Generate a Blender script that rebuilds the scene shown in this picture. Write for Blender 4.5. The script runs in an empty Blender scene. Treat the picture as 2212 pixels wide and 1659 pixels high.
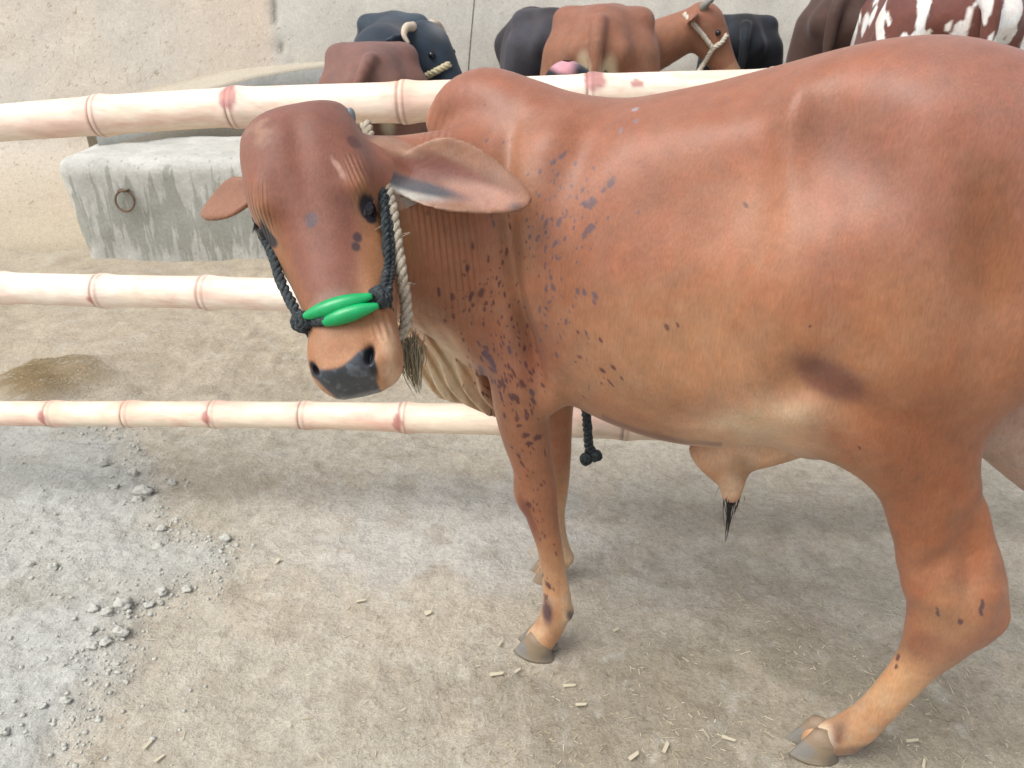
import bpy, bmesh, math, random
import numpy as np
from mathutils import Vector, Matrix
from mathutils.bvhtree import BVHTree

SC = bpy.context.scene
COL = SC.collection
R = math.radians

# ------------------------------------------------------------------ camera, sky, sun, exposure
CAM_H, CAM_PITCH, FPX = 1.5, R(28), 1700.0          # 2212 px wide picture
cd = bpy.data.cameras.new('camera')
cam = bpy.data.objects.new('camera', cd)
COL.objects.link(cam)
cam.location = (0, 0, CAM_H)
cam.rotation_euler = (R(90) - CAM_PITCH, 0, 0)
cd.sensor_width = 36.0
cd.lens = FPX / 2212 * 36
cd.clip_start, cd.clip_end = 0.05, 500
SC.camera = cam
cd.dof.use_dof = True
cd.dof.focus_distance = 1.4
cd.dof.aperture_fstop = 9.0

SUN_EL, SUN_AZ = R(58), R(-120)
W = bpy.data.worlds.new('World')
SC.world = W
W.use_nodes = True
nt = W.node_tree
sky = nt.nodes.new('ShaderNodeTexSky')
sky.sky_type = 'NISHITA'
sky.sun_disc = False
sky.sun_elevation = SUN_EL
sky.sun_rotation = SUN_AZ
sky.dust_density = 4.0
hsv = nt.nodes.new('ShaderNodeHueSaturation')
hsv.inputs['Saturation'].default_value = 0.38
nt.links.new(sky.outputs[0], hsv.inputs['Color'])
bg = nt.nodes['Background']
bg.inputs['Strength'].default_value = 0.15
nt.links.new(hsv.outputs[0], bg.inputs['Color'])
sl = bpy.data.lights.new('sun', 'SUN')
sl.energy = 1.0
sl.angle = R(38)
sl.color = (1.0, 0.975, 0.94)
sun = bpy.data.objects.new('sun', sl)
COL.objects.link(sun)
sun.rotation_euler = (R(90) - SUN_EL, 0, R(180) - SUN_AZ)
SC.view_settings.view_transform = 'Standard'
SC.view_settings.look = 'None'
SC.view_settings.exposure = 0.74

# ------------------------------------------------------------------ measuring helpers (photo units: 2212 x 1659)
CP = np.array([0, 0, CAM_H])
CS, SN = math.cos(CAM_PITCH), math.sin(CAM_PITCH)
def ray(u, v):
    x, y = (u - 1106) / FPX, (v - 829.5) / FPX
    return np.array([x, CS - y * SN, -(SN + y * CS)])
def gp(u, v, z=0.0):
    r = ray(u, v)
    return CP + (z - CAM_H) / r[2] * r
def pd(u, v, d):
    return CP + d * ray(u, v)
def proj(p):
    d = np.asarray(p, float) - CP
    fw = d[..., 1] * CS - d[..., 2] * SN
    dn = -d[..., 1] * SN - d[..., 2] * CS
    return 1106 + FPX * d[..., 0] / fw, 829.5 + FPX * dn / fw, fw
YAW = R(21)
O = np.array([-.06, 1.57, 0.0])
ES = np.array([math.cos(YAW), -math.sin(YAW), 0])      # along the calf, towards its tail
EL = np.array([-math.sin(YAW), -math.cos(YAW), 0])     # across the calf, its left side
EZ = np.array([0, 0, 1.0])
def P(u, v, lat=0.0):
    r = ray(u, v)
    return CP + np.dot(O + lat * EL - CP, EL) / np.dot(r, EL) * r
def L(s, l, z):
    return O + s * ES + l * EL + z * EZ
def loc(p):
    d = np.asarray(p) - O
    return d @ ES, d @ EL, d[..., 2]
def lin(r, g, b):
    f = lambda c: (c / 255 / 12.92) if c / 255 <= 0.04045 else ((c / 255 + 0.055) / 1.055) ** 2.4
    return np.array([f(r), f(g), f(b)])

# ------------------------------------------------------------------ value noise
_rng = np.random.RandomState(7)
_N3 = _rng.rand(64, 64, 64).astype(np.float32) * 2 - 1
def noise3(p, scale=1.0, oct=1):
    p = np.asarray(p, np.float32) * scale
    out, amp, tot = 0, 1.0, 0
    for o in range(oct):
        q = p * (2.03 ** o) + 17.3 * o
        i = np.floor(q).astype(int)
        f = q - i
        f = f * f * (3 - 2 * f)
        i &= 63
        j = (i + 1) & 63
        a, b, c = f[..., 0], f[..., 1], f[..., 2]
        g = _N3
        x0 = g[i[..., 0], i[..., 1], i[..., 2]] * (1 - a) + g[j[..., 0], i[..., 1], i[..., 2]] * a
        x1 = g[i[..., 0], j[..., 1], i[..., 2]] * (1 - a) + g[j[..., 0], j[..., 1], i[..., 2]] * a
        x2 = g[i[..., 0], i[..., 1], j[..., 2]] * (1 - a) + g[j[..., 0], i[..., 1], j[..., 2]] * a
        x3 = g[i[..., 0], j[..., 1], j[..., 2]] * (1 - a) + g[j[..., 0], j[..., 1], j[..., 2]] * a
        out = out + amp * ((x0 * (1 - b) + x1 * b) * (1 - c) + (x2 * (1 - b) + x3 * b) * c)
        tot += amp
        amp *= 0.5
    return out / tot
def noise2(x, y, scale=1.0, oct=1, seed=0.0):
    return noise3(np.stack([x, y, np.full_like(x, seed)], -1) , scale, oct)
def sstep(a, b, x):
    t = np.clip((x - a) / (b - a), 0, 1)
    return t * t * (3 - 2 * t)
def catmull(ts, vals, n):
    """smooth resample of the columns of vals given at ts"""
    ts = np.asarray(ts, float)
    vals = np.asarray(vals, float)
    if vals.ndim == 1:
        vals = vals[:, None]
    m = np.gradient(vals, ts, axis=0)
    T = np.linspace(ts[0], ts[-1], n)
    k = np.clip(np.searchsorted(ts, T, side='right') - 1, 0, len(ts) - 2)
    h = (ts[k + 1] - ts[k])
    t = ((T - ts[k]) / h)[:, None]
    h = h[:, None]
    return T, (2*t**3 - 3*t**2 + 1) * vals[k] + (t**3 - 2*t**2 + t) * h * m[k] + (-2*t**3 + 3*t**2) * vals[k+1] + (t**3 - t**2) * h * m[k+1]
def smooth_path(pts, n):
    pts = np.asarray(pts, float)
    d = np.r_[0, np.cumsum(np.linalg.norm(np.diff(pts[:, :3], axis=0), axis=1) + 1e-9)]
    return catmull(d, pts, n)[1]

# ------------------------------------------------------------------ implicit bodies: smooth union of limbs, meshed with surface nets
class Body:
    def __init__(s, xs, ys, zs):
        s.ax = [np.asarray(a, np.float32) for a in (xs, ys, zs)]
        s.V = np.full([len(a) for a in s.ax], 0.5, np.float32)
    def region(s, lo, hi):
        sl = []
        for a, l, h in zip(s.ax, lo, hi):
            i, j = np.searchsorted(a, l), np.searchsorted(a, h)
            sl.append(slice(max(i, 0), max(j, i + 1)))
        sl = tuple(sl)
        X = s.ax[0][sl[0]][:, None, None]
        Y = s.ax[1][sl[1]][None, :, None]
        Z = s.ax[2][sl[2]][None, None, :]
        return sl, X, Y, Z
    def blend(s, sl, d, k):
        V = s.V[sl]
        h = np.clip(0.5 + 0.5 * (V - d) / k, 0, 1)
        s.V[sl] = V * (1 - h) + d * h - k * h * (1 - h)
    def chain(s, pts, k=0.03, sq=None, sqd=EL):
        """pts: rows x,y,z,r; smooth tapered limb; sq squashes it along sqd"""
        pts = np.asarray(pts, float)
        if len(pts) > 2:
            pts = smooth_path(pts, (len(pts) - 1) * 4 + 1)
        m = pts[:, 3].max() * (1.0 if not sq else max(1, sq)) + k * 1.3 + 0.02
        sl, X, Y, Z = s.region(pts[:, :3].min(0) - m, pts[:, :3].max(0) + m)
        D = None
        for a, b in zip(pts[:-1], pts[1:]):
            ab = b[:3] - a[:3]
            if sq:
                ab = ab + sqd * (np.dot(ab, sqd) * (1 / sq - 1))
            dx, dy, dz = X - a[0], Y - a[1], Z - a[2]
            if sq:
                q = (dx * sqd[0] + dy * sqd[1] + dz * sqd[2]) * (1 / sq - 1)
                dx, dy, dz = dx + q * sqd[0], dy + q * sqd[1], dz + q * sqd[2]
            t = np.clip((dx * ab[0] + dy * ab[1] + dz * ab[2]) / max(ab @ ab, 1e-9), 0, 1)
            d = np.sqrt((dx - t * ab[0]) ** 2 + (dy - t * ab[1]) ** 2 + (dz - t * ab[2]) ** 2) - (a[3] + (b[3] - a[3]) * t)
            D = d if D is None else np.minimum(D, d)
        s.blend(sl, D.astype(np.float32), k)
    def ell_d(s, c, rad, axes, X, Y, Z):
        k0 = k1 = 0
        for e, r in zip(axes, rad):
            q = (X - c[0]) * e[0] + (Y - c[1]) * e[1] + (Z - c[2]) * e[2]
            k0 = k0 + (q / r) ** 2
            k1 = k1 + (q / (r * r)) ** 2
        k0, k1 = np.sqrt(k0), np.sqrt(k1) + 1e-6
        return (k0 * (k0 - 1) / k1).astype(np.float32)
    def ell(s, c, rad, axes=(ES, EL, EZ), k=0.04, cut=False):
        m = max(rad) + k * 1.3 + 0.02
        sl, X, Y, Z = s.region(np.array(c) - m, np.array(c) + m)
        d = s.ell_d(c, rad, axes, X, Y, Z)
        if cut:
            V = s.V[sl]
            h = np.clip(0.5 - 0.5 * (V + d) / k, 0, 1)
            s.V[sl] = V * (1 - h) - d * h + k * h * (1 - h)
        else:
            s.blend(sl, d, k)
    def loft(s, o, e1, e2, e3, ts, c2, c3, w, h, p=2.0, k=0.03, bend=None):
        """stations ts along e1: centre offsets c2,c3 and half sizes w,h along e2,e3"""
        pp = np.asarray(p, float) * np.ones(len(ts))
        bb = np.zeros(len(ts)) if bend is None else np.asarray(bend, float)
        T, A = catmull(ts, np.stack([c2, c3, w, h, pp, bb], -1), 160)
        A[:, 2:4] = np.maximum(A[:, 2:4], 0.004)
        cs = o + T[:, None] * e1 + A[:, :1] * e2 + A[:, 1:2] * e3
        m = A[:, 2:4].max() + k * 1.3 + 0.03
        sl, X, Y, Z = s.region(cs.min(0) - m, cs.max(0) + m)
        q = lambda e: (X - o[0]) * e[0] + (Y - o[1]) * e[1] + (Z - o[2]) * e[2]
        t = q(e1).astype(np.float32)
        def f(i):
            return np.interp(t, T, A[:, i]).astype(np.float32)
        x = q(e2) - f(0)
        y = q(e3) - f(1)
        if bend is not None:
            y = y - f(5) * x * x
        w, h, pw = f(2), f(3), f(4)
        a, b = np.abs(x) / w + 1e-4, np.abs(y) / h + 1e-4
        g = (a ** pw + b ** pw) ** (1 / pw)
        gr = np.sqrt(((a / g) ** (pw - 1) / w) ** 2 + ((b / g) ** (pw - 1) / h) ** 2)
        d = (g - 1) / gr
        over = np.maximum(np.maximum(T[0] - t, t - T[-1]), 0)
        d = np.sqrt(np.maximum(d, 0) ** 2 + over ** 2) + np.where(over > 0, 0.001, np.minimum(d, 0))
        s.blend(sl, d.astype(np.float32), k)
    def gauss(s, c, sig, amp, axes=(ES, EL, EZ)):
        """amp > 0 presses a hollow, amp < 0 raises a swelling"""
        m = max(sig) * 2.8
        sl, X, Y, Z = s.region(np.array(c) - m, np.array(c) + m)
        e = 0
        for a, sg in zip(axes, sig):
            e = e + (((X - c[0]) * a[0] + (Y - c[1]) * a[1] + (Z - c[2]) * a[2]) / sg) ** 2
        s.V[sl] += (amp * np.exp(-0.5 * e)).astype(np.float32)
    def mesh(s, smooth=2):
        V = s.V
        S = V < 0
        n = S[:-1, :-1, :-1].astype(np.uint8)
        for dx in (0, 1):
            for dy in (0, 1):
                for dz in (0, 1):
                    if dx or dy or dz:
                        n = n + S[dx:S.shape[0]-1+dx, dy:S.shape[1]-1+dy, dz:S.shape[2]-1+dz]
        act = np.argwhere((n > 0) & (n < 8))
        idx = np.full(n.shape, -1, np.int32)
        i, j, k = act.T
        idx[i, j, k] = np.arange(len(act))
        acc = np.zeros((len(act), 3))
        cnt = np.zeros(len(act))
        corners = [(a, b, c) for a in (0, 1) for b in (0, 1) for c in (0, 1)]
        for c0 in corners:
            for ax in range(3):
                if c0[ax] == 0:
                    c1 = list(c0); c1[ax] = 1
                    v0 = V[i + c0[0], j + c0[1], k + c0[2]]
                    v1 = V[i + c1[0], j + c1[1], k + c1[2]]
                    m = (v0 < 0) != (v1 < 0)
                    t = np.where(m, v0 / np.where(m, v0 - v1, 1), 0)
                    p0 = np.stack([s.ax[0][i + c0[0]], s.ax[1][j + c0[1]], s.ax[2][k + c0[2]]], -1)
                    p1 = np.stack([s.ax[0][i + c1[0]], s.ax[1][j + c1[1]], s.ax[2][k + c1[2]]], -1)
                    acc += np.where(m[:, None], p0 + (p1 - p0) * t[:, None], 0)
                    cnt += m
        vs = acc / cnt[:, None]
        quads = []
        for ax in range(3):
            o1, o2 = (ax + 1) % 3, (ax + 2) % 3
            sh = [slice(None)] * 3; sh2 = [slice(None)] * 3
            sh[ax] = slice(0, -1); sh2[ax] = slice(1, None)
            cr = np.argwhere(S[tuple(sh)] != S[tuple(sh2)])
            ok = (cr[:, o1] > 0) & (cr[:, o2] > 0) & (cr[:, o1] < n.shape[o1]) & (cr[:, o2] < n.shape[o2])
            cr = cr[ok]
            e1 = np.zeros(3, int); e1[o1] = 1
            e2 = np.zeros(3, int); e2[o2] = 1
            f = lambda c: idx[c[:, 0], c[:, 1], c[:, 2]]
            q = np.stack([f(cr - e1 - e2), f(cr - e2), f(cr), f(cr - e1)], -1)
            flip = ~S[cr[:, 0], cr[:, 1], cr[:, 2]]
            q[flip] = q[flip][:, ::-1]
            quads.append(q)
        q = np.concatenate(quads)
        q = q[(q >= 0).all(1)]
        for _ in range(smooth):
            a = np.zeros_like(vs); c = np.zeros(len(vs))
            for x, y in ((0, 1), (1, 2), (2, 3), (3, 0)):
                np.add.at(a, q[:, x], vs[q[:, y]]); np.add.at(a, q[:, y], vs[q[:, x]])
                np.add.at(c, q[:, x], 1); np.add.at(c, q[:, y], 1)
            vs = vs * 0.5 + 0.5 * a / np.maximum(c, 1)[:, None]
        return vs, q

def mesh_np(name, vs, quads, smooth=True):
    me = bpy.data.meshes.new(name)
    quads = np.asarray(quads, np.int32)
    nv, nf, w = len(vs), len(quads), quads.shape[1]
    me.vertices.add(nv)
    me.vertices.foreach_set('co', np.asarray(vs, np.float32).ravel())
    me.loops.add(nf * w)
    me.loops.foreach_set('vertex_index', quads.ravel())
    me.polygons.add(nf)
    me.polygons.foreach_set('loop_start', np.arange(nf, dtype=np.int32) * w)
    me.polygons.foreach_set('loop_total', np.full(nf, w, np.int32))
    me.update(calc_edges=True)
    me.validate()
    if smooth:
        me.polygons.foreach_set('use_smooth', np.ones(len(me.polygons), bool))
    return me
def verts_of(me):
    a = np.zeros(len(me.vertices) * 3, np.float32)
    me.vertices.foreach_get('co', a)
    return a.reshape(-1, 3)
def normals_of(me):
    a = np.zeros(len(me.vertices) * 3, np.float32)
    me.vertex_normals.foreach_get('vector', a)
    return a.reshape(-1, 3)
def set_col(me, col, name='Col'):
    at = me.attributes.new(name, 'FLOAT_COLOR', 'POINT')
    c = np.ones((len(me.vertices), 4), np.float32)
    c[:, :3] = col
    at.data.foreach_set('color', c.ravel())
def set_val(me, val, name):
    at = me.attributes.new(name, 'FLOAT', 'POINT')
    at.data.foreach_set('value', np.asarray(val, np.float32))
def subdivided(me, levels=1):
    o = bpy.data.objects.new('tmp', me)
    COL.objects.link(o)
    m = o.modifiers.new('s', 'SUBSURF')
    m.levels = m.render_levels = levels
    dg = bpy.context.evaluated_depsgraph_get()
    out = bpy.data.meshes.new_from_object(o.evaluated_get(dg))
    bpy.data.objects.remove(o)
    return out

# ------------------------------------------------------------------ scene objects
def empty(name, at, label, cat, group=None):
    o = bpy.data.objects.new(name, None)
    o.empty_display_size = 0.05
    COL.objects.link(o)
    o.location = at
    tag(o, label, cat, group)
    return o
def tag(o, label=None, cat=None, group=None, kind=None):
    if label: o['label'] = label
    if cat: o['category'] = cat
    if group: o['group'] = group
    if kind: o['kind'] = kind
    return o
def put(name, me, mat, parent=None, origin=None):
    """mesh in world coordinates -> object; origin sets its base point"""
    base = np.zeros(3)
    if parent is not None:
        q = parent
        while q is not None:
            base = base + np.array(q.location); q = q.parent
    if origin is not None:
        base = np.asarray(origin, float)
    me.transform(Matrix.Translation(-Vector(base)))
    o = bpy.data.objects.new(name, me)
    COL.objects.link(o)
    if mat is not None and not me.materials:
        me.materials.append(mat)
    if parent is not None:
        o.parent = parent
    elif origin is not None:
        o.location = base
    me.name = name
    return o
def frame_along(path):
    path = np.asarray(path, float)
    T = np.gradient(path, axis=0)
    T /= np.linalg.norm(T, axis=1)[:, None] + 1e-12
    n = np.cross(T[0], [0.31, 0.2, 0.93]); n /= np.linalg.norm(n)
    N = []
    for t in T:
        n = n - t * (n @ t); n /= np.linalg.norm(n) + 1e-12
        N.append(n)
    N = np.array(N)
    return T, N, np.cross(T, N)
def tube(path, rad, seg=10, base=0):
    path = np.asarray(path, float)
    n = len(path)
    rad = np.ones(n) * rad
    T, N, B = frame_along(path)
    a = np.linspace(0, 2 * math.pi, seg, endpoint=False)
    vs = path[:, None] + rad[:, None, None] * (np.cos(a)[None, :, None] * N[:, None] + np.sin(a)[None, :, None] * B[:, None])
    vs = vs.reshape(-1, 3)
    i = np.arange(n - 1)[:, None] * seg
    j = np.arange(seg)[None, :]
    q = np.stack([i + j, i + (j + 1) % seg, i + seg + (j + 1) % seg, i + seg + j], -1).reshape(-1, 4)
    vs = np.vstack([vs, path[0], path[-1]])
    c0, c1 = n * seg, n * seg + 1
    caps = [[c0, (k + 1) % seg, k, k] for k in range(seg)] + [[c1, (n-1)*seg + k, (n-1)*seg + (k + 1) % seg, (n-1)*seg + (k+1) % seg] for k in range(seg)]
    return vs, q + base, np.array([c[:3] for c in caps]) + base
def join_parts(parts, name, smooth=True):
    me = bpy.data.meshes.new(name)
    V, F, b = [], [], 0
    for vs, q, tr in parts:
        V.append(vs)
        F += (np.asarray(q) + b).tolist() + (np.asarray(tr) + b).tolist()
        b += len(vs)
    V = np.vstack(V)
    me.from_pydata(V.tolist(), [], F)
    me.update()
    if smooth:
        me.polygons.foreach_set('use_smooth', np.ones(len(me.polygons), bool))
    return me
def rope_parts(path, r, strands=3, pitch=0.05, n=None, seg=8):
    path = np.asarray(path, float)
    ln = np.linalg.norm(np.diff(path, axis=0), axis=1).sum()
    n = n or max(12, int(ln / pitch * 9))
    path = smooth_path(path, n)
    T, N, B = frame_along(path)
    d = np.r_[0, np.cumsum(np.linalg.norm(np.diff(path, axis=0), axis=1))]
    out = []
    for k in range(strands):
        a = d / pitch * 2 * math.pi + k * 2 * math.pi / strands
        q = path + 0.52 * r * (np.cos(a)[:, None] * N + np.sin(a)[:, None] * B)
        out.append(tube(q, r * 0.56 * (1 + 0.12 * np.sin(d * 140 + k)), seg))
    return out
def hair_parts(root, d, n, ln, spread, r, rs, clump=0.0, curl=0.01):
    out = []
    d = np.asarray(d, float) / np.linalg.norm(d)
    for _ in range(n):
        o = np.asarray(root) + rs.normal(0, 1, 3) * spread
        e = d + rs.normal(0, 0.10, 3)
        l = ln * rs.uniform(0.45, 1.0)
        tip = np.asarray(root) + d * ln
        pts = []
        w = rs.normal(0, curl, 3)
        for t in np.linspace(0, 1, 6):
            q = o + e * l * t + w * math.sin(t * 3)
            q = q * (1 - clump * t) + (np.asarray(root) + d * l * t) * clump * t
            pts.append(q)
        out.append(tube(pts, r * np.array([1, 1, .9, .75, .5, .15]), 5))
    return out
def ball_parts(c, rad, rs=None, rough=0.0, nu=18, nv=12, axes=np.eye(3)):
    vs = []
    for i in range(nv + 1):
        th = math.pi * i / nv
        for j in range(nu):
            ph = 2 * math.pi * j / nu
            vs.append([math.sin(th) * math.cos(ph), math.sin(th) * math.sin(ph), math.cos(th)])
    vs = np.array(vs)
    if rough:
        vs = vs * (1 + rough * noise3(vs * 1.6 + rs.uniform(0, 40), 1, 3))[:, None]
    vs = np.asarray(c) + (vs * np.asarray(rad)) @ np.asarray(axes)
    q = [[i * nu + j, (i + 1) * nu + j, (i + 1) * nu + (j + 1) % nu, i * nu + (j + 1) % nu] for i in range(nv) for j in range(nu)]
    return vs, np.array(q), np.zeros((0, 3), int)

# ------------------------------------------------------------------ materials
def mat(name, base=(.5, .5, .5), rough=0.6, spec=0.5):
    m = bpy.data.materials.new(name)
    m.use_nodes = True
    b = m.node_tree.nodes['Principled BSDF']
    b.inputs['Base Color'].default_value = (*base, 1)
    b.inputs['Roughness'].default_value = rough
    b.inputs['Specular IOR Level'].default_value = spec
    return m
class NT:
    def __init__(s, m):
        s.t = m.node_tree; s.b = s.t.nodes['Principled BSDF']
    def n(s, ty, **kw):
        x = s.t.nodes.new(ty)
        for k, v in kw.items():
            if k in x.inputs.keys(): x.inputs[k].default_value = v
            else: setattr(x, k, v)
        return x
    def l(s, a, b): s.t.links.new(a, b)
    def math(s, op, a, b=None):
        x = s.n('ShaderNodeMath', operation=op)
        for i, q in enumerate((a, b)):
            if q is None: continue
            if isinstance(q, (int, float)): x.inputs[i].default_value = q
            else: s.l(q, x.inputs[i])
        return x.outputs[0]
    def attr(s, name): return s.n('ShaderNodeAttribute', attribute_name=name)
    def coord(s, scale=(1, 1, 1), rot=(0, 0, 0)):
        c = s.n('ShaderNodeTexCoord'); mp = s.n('ShaderNodeMapping')
        mp.inputs['Scale'].default_value = scale; mp.inputs['Rotation'].default_value = rot
        s.l(c.outputs['Object'], mp.inputs[0]); return mp.outputs[0]
    def noise(s, vec, scale, detail=4, rough=.55, dist=0):
        x = s.n('ShaderNodeTexNoise', Scale=scale, Detail=detail, Roughness=rough, Distortion=dist)
        s.l(vec, x.inputs['Vector']); return x.outputs['Fac']
    def ramp(s, fac, stops):
        x = s.n('ShaderNodeValToRGB')
        e = x.color_ramp.elements
        while len(e) < len(stops): e.new(0.5)
        for q, (p, c) in zip(e, stops):
            q.position = p; q.color = (*c, 1) if len(c) == 3 else c
        s.l(fac, x.inputs[0]); return x.outputs[0]
    def mix(s, fac, a, b, mode='MIX'):
        x = s.n('ShaderNodeMix', data_type='RGBA', blend_type=mode)
        for i, q in ((0, fac), (6, a), (7, b)):
            if isinstance(q, (int, float)): x.inputs[i].default_value = q
            elif isinstance(q, (tuple, list, np.ndarray)): x.inputs[i].default_value = (*q, 1)
            else: s.l(q, x.inputs[i])
        return x.outputs[2]
    def bump(s, h, strength, dist, prev=None):
        x = s.n('ShaderNodeBump', Strength=strength, Distance=dist)
        s.l(h, x.inputs['Height'])
        if prev is not None: s.l(prev, x.inputs['Normal'])
        return x.outputs[0]

def fur_material(name, hair_scale=1.0, wrinkles=False, rough=0.55, sheen=0.08, spec=0.35):
    m = mat(name, rough=rough, spec=spec)
    n = NT(m)
    col = n.attr('Col').outputs['Color']
    fine = n.noise(n.coord((1, 1, 0.20)), 300 * hair_scale, 4, .65)
    mid = n.noise(n.coord(), 26 * hair_scale, 5, .62)
    c = n.mix(1.0, col, n.ramp(fine, [(.28, (.85, .85, .85)), (.72, (1.14, 1.14, 1.13))]), 'MULTIPLY')
    c = n.mix(1.0, c, n.ramp(mid, [(.3, (.88, .86, .84)), (.7, (1.1, 1.1, 1.1))]), 'MULTIPLY')
    hue = n.noise(n.coord(), 15 * hair_scale, 4, .6, .8)
    c = n.mix(1.0, c, n.ramp(hue, [(.32, (1.05, .96, .91)), (.5, (1, 1, 1)), (.68, (.96, 1.03, 1.09))]), 'MULTIPLY')
    n.l(c, n.b.inputs['Base Color'])
    bp = n.bump(fine, 0.3, 0.0014)
    bp = n.bump(mid, 0.18, 0.006, bp)
    if wrinkles:
        h = n.math('MULTIPLY', n.math('SINE', n.attr('wr').outputs['Fac']), n.attr('wm').outputs['Fac'])
        bp = n.bump(h, 0.55, 0.0035, bp)
        n.l(n.attr('rgh').outputs['Fac'], n.b.inputs['Roughness'])
    n.l(bp, n.b.inputs['Normal'])
    n.b.inputs['Sheen Weight'].default_value = sheen
    n.b.inputs['Sheen Roughness'].default_value = 0.45
    n.b.inputs['Sheen Tint'].default_value = (.95, .88, .92, 1)
    return m

# ------------------------------------------------------------------ ground
def axis(segs):
    out = [segs[0][0]]
    for a, b, h in segs:
        n = max(1, int(round((b - a) / h)))
        out += list(np.linspace(a, b, n + 1)[1:])
    return np.array(out)
def grid_mesh(name, xs, ys, fz):
    X, Y = np.meshgrid(xs, ys, indexing='ij')
    Z = fz(X, Y)
    vs = np.stack([X, Y, Z], -1).reshape(-1, 3)
    ny = len(ys)
    i = np.arange(len(xs) - 1)[:, None] * ny; j = np.arange(ny - 1)[None]
    q = np.stack([i + j, i + ny + j, i + ny + j + 1, i + j + 1], -1).reshape(-1, 4)
    return mesh_np(name, vs, q)
CEM = np.array([gp(u, v)[:2] for u, v in [(-700, 905), (60, 908), (200, 912), (255, 935), (300, 990), (350, 1060), (345, 1130), (430, 1165), (520, 1190), (500, 1225), (400, 1285), (310, 1330), (270, 1400), (230, 1480), (190, 1560), (165, 1680), (120, 1900), (-700, 1900)]])
def poly_sd(x, y, poly):
    d = np.full(x.shape, 1e9); ins = np.zeros(x.shape, bool)
    for a, b in zip(poly, np.roll(poly, -1, 0)):
        ex, ey = b - a
        t = np.clip(((x - a[0]) * ex + (y - a[1]) * ey) / (ex * ex + ey * ey + 1e-12), 0, 1)
        d = np.minimum(d, (x - a[0] - t * ex) ** 2 + (y - a[1] - t * ey) ** 2)
        c = ((a[1] > y) != (b[1] > y)) & (x < (b[0] - a[0]) * (y - a[1]) / (b[1] - a[1] + 1e-12) + a[0])
        ins ^= c
    return np.where(ins, -1, 1) * np.sqrt(d)
def cement_amount(x, y):
    w = 0.09 * noise2(x, y, 8, 4, 3.3) + 0.03 * noise2(x, y, 40, 2, 9.1)
    return sstep(0.08, -0.11, poly_sd(x, y, CEM) + w)
def dung_amount(x, y):
    c = gp(110, 830)
    d = np.sqrt(((x - c[0]) / 0.36) ** 2 + ((y - c[1]) / 0.2) ** 2) + 0.75 * noise2(x, y, 6, 4, 5.0)
    return sstep(1.15, 0.3, d)
def ground_z(x, y):
    near = sstep(7, 3, y)
    z = 0.016 * noise2(x, y, 2.1, 2, .5) + near * (0.009 * noise2(x, y, 9, 3, 1.5) + 0.0065 * noise2(x, y, 31, 3, 4.2))
    hoofy = sstep(2.1, 2.6, y) * sstep(5.5, 4.5, y)
    z = z + hoofy * 0.022 * noise2(x, y * 1.3, 6.5, 3, 2.5)
    ce = cement_amount(x, y)
    z = z + ce * (0.016 + 0.009 * noise2(x, y, 22, 3, 7.7) + 0.004 * noise2(x, y, 70, 2, 1.7))
    z = z + dung_amount(x, y) * (0.03 + 0.02 * noise2(x, y, 24, 3, 6.6))
    return z
gme = grid_mesh('ground', axis([(-60, -4, 4), (-4, -1.5, .05), (-1.5, 1.3, .0095), (1.3, 3.5, .05), (3.5, 60, 4)]),
                axis([(-20, 0.7, 2), (0.7, 2.5, .0095), (2.5, 4.2, .018), (4.2, 7, .06), (7, 60, 4)]), ground_z)
gv = verts_of(gme)
gx, gy = gv[:, 0], gv[:, 1]
gu, gvv, gw = proj(np.stack([gx, gy, gx * 0], -1))
A = lambda *c: lin(*c) 
base = np.tile(A(188, 178, 162), (len(gv), 1))
def lay(base, amt, col):
    return base * (1 - amt[:, None]) + np.asarray(col) * amt[:, None]
n1 = noise2(gx, gy, 3.2, 4, 8.0); n2 = noise2(gx, gy, 14, 3, 2.0)
c1 = gp(1050, 1180)
pale = sstep(1.15, .35, np.sqrt(((gx - c1[0]) / .75) ** 2 + ((gy - c1[1] - .05) / .36) ** 2) + .45 * n1)
base = lay(base, pale * .85, A(190, 184, 176))
c2 = gp(1600, 1500)
brn = sstep(1.2, .5, np.sqrt(((gx - c2[0]) / .85) ** 2 + ((gy - c2[1] + .05) / .27) ** 2) + .5 * n1)
base = lay(base, brn * .75, A(150, 139, 120))
base = lay(base, sstep(2.3, 3.0, gy) * sstep(5.2, 4.2, gy) * .7, A(180, 164, 142))
base = lay(base, sstep(.05, .4, n1 + .4 * n2) * .45, A(190, 176, 156))
base = lay(base, sstep(-.1, -.45, n1 + .5 * n2) * .35, A(156, 142, 120))
base = lay(base, cement_amount(gx, gy) * .9, A(187, 185, 178))
base = lay(base, sstep(.1, .5, noise2(gx, gy, 5, 3, 1.4)) * cement_amount(gx, gy) * .5, A(166, 158, 142))
base = lay(base, dung_amount(gx, gy) * .9, A(134, 112, 78))
clod = sstep(.12, .5, noise2(gx, gy, 17, 4, 3.9)) * sstep(-.3, .3, n1 + .3 * n2)
base = lay(base, clod * (.25 + .45 * brn) * (1 - cement_amount(gx, gy)), A(128, 116, 96))
base = lay(base, sstep(.25, .6, noise2(gx, gy, 26, 3, 12.0)) * .35, A(200, 194, 184))
set_col(gme, base * np.array([.89, .93, .945]) * .95)
gm = mat('earth', rough=.95, spec=.15)
n = NT(gm)
co = n.coord()
ncol = n.attr('Col').outputs['Color']
f1 = n.noise(co, 55, 6, .68); f2 = n.noise(co, 230, 4, .65); f3 = n.noise(co, 11, 4, .6, 1.0)
c = n.mix(1, ncol, n.ramp(f1, [(.28, (.78, .77, .75)), (.5, (1, 1, 1)), (.75, (1.14, 1.14, 1.13))]), 'MULTIPLY')
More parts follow.
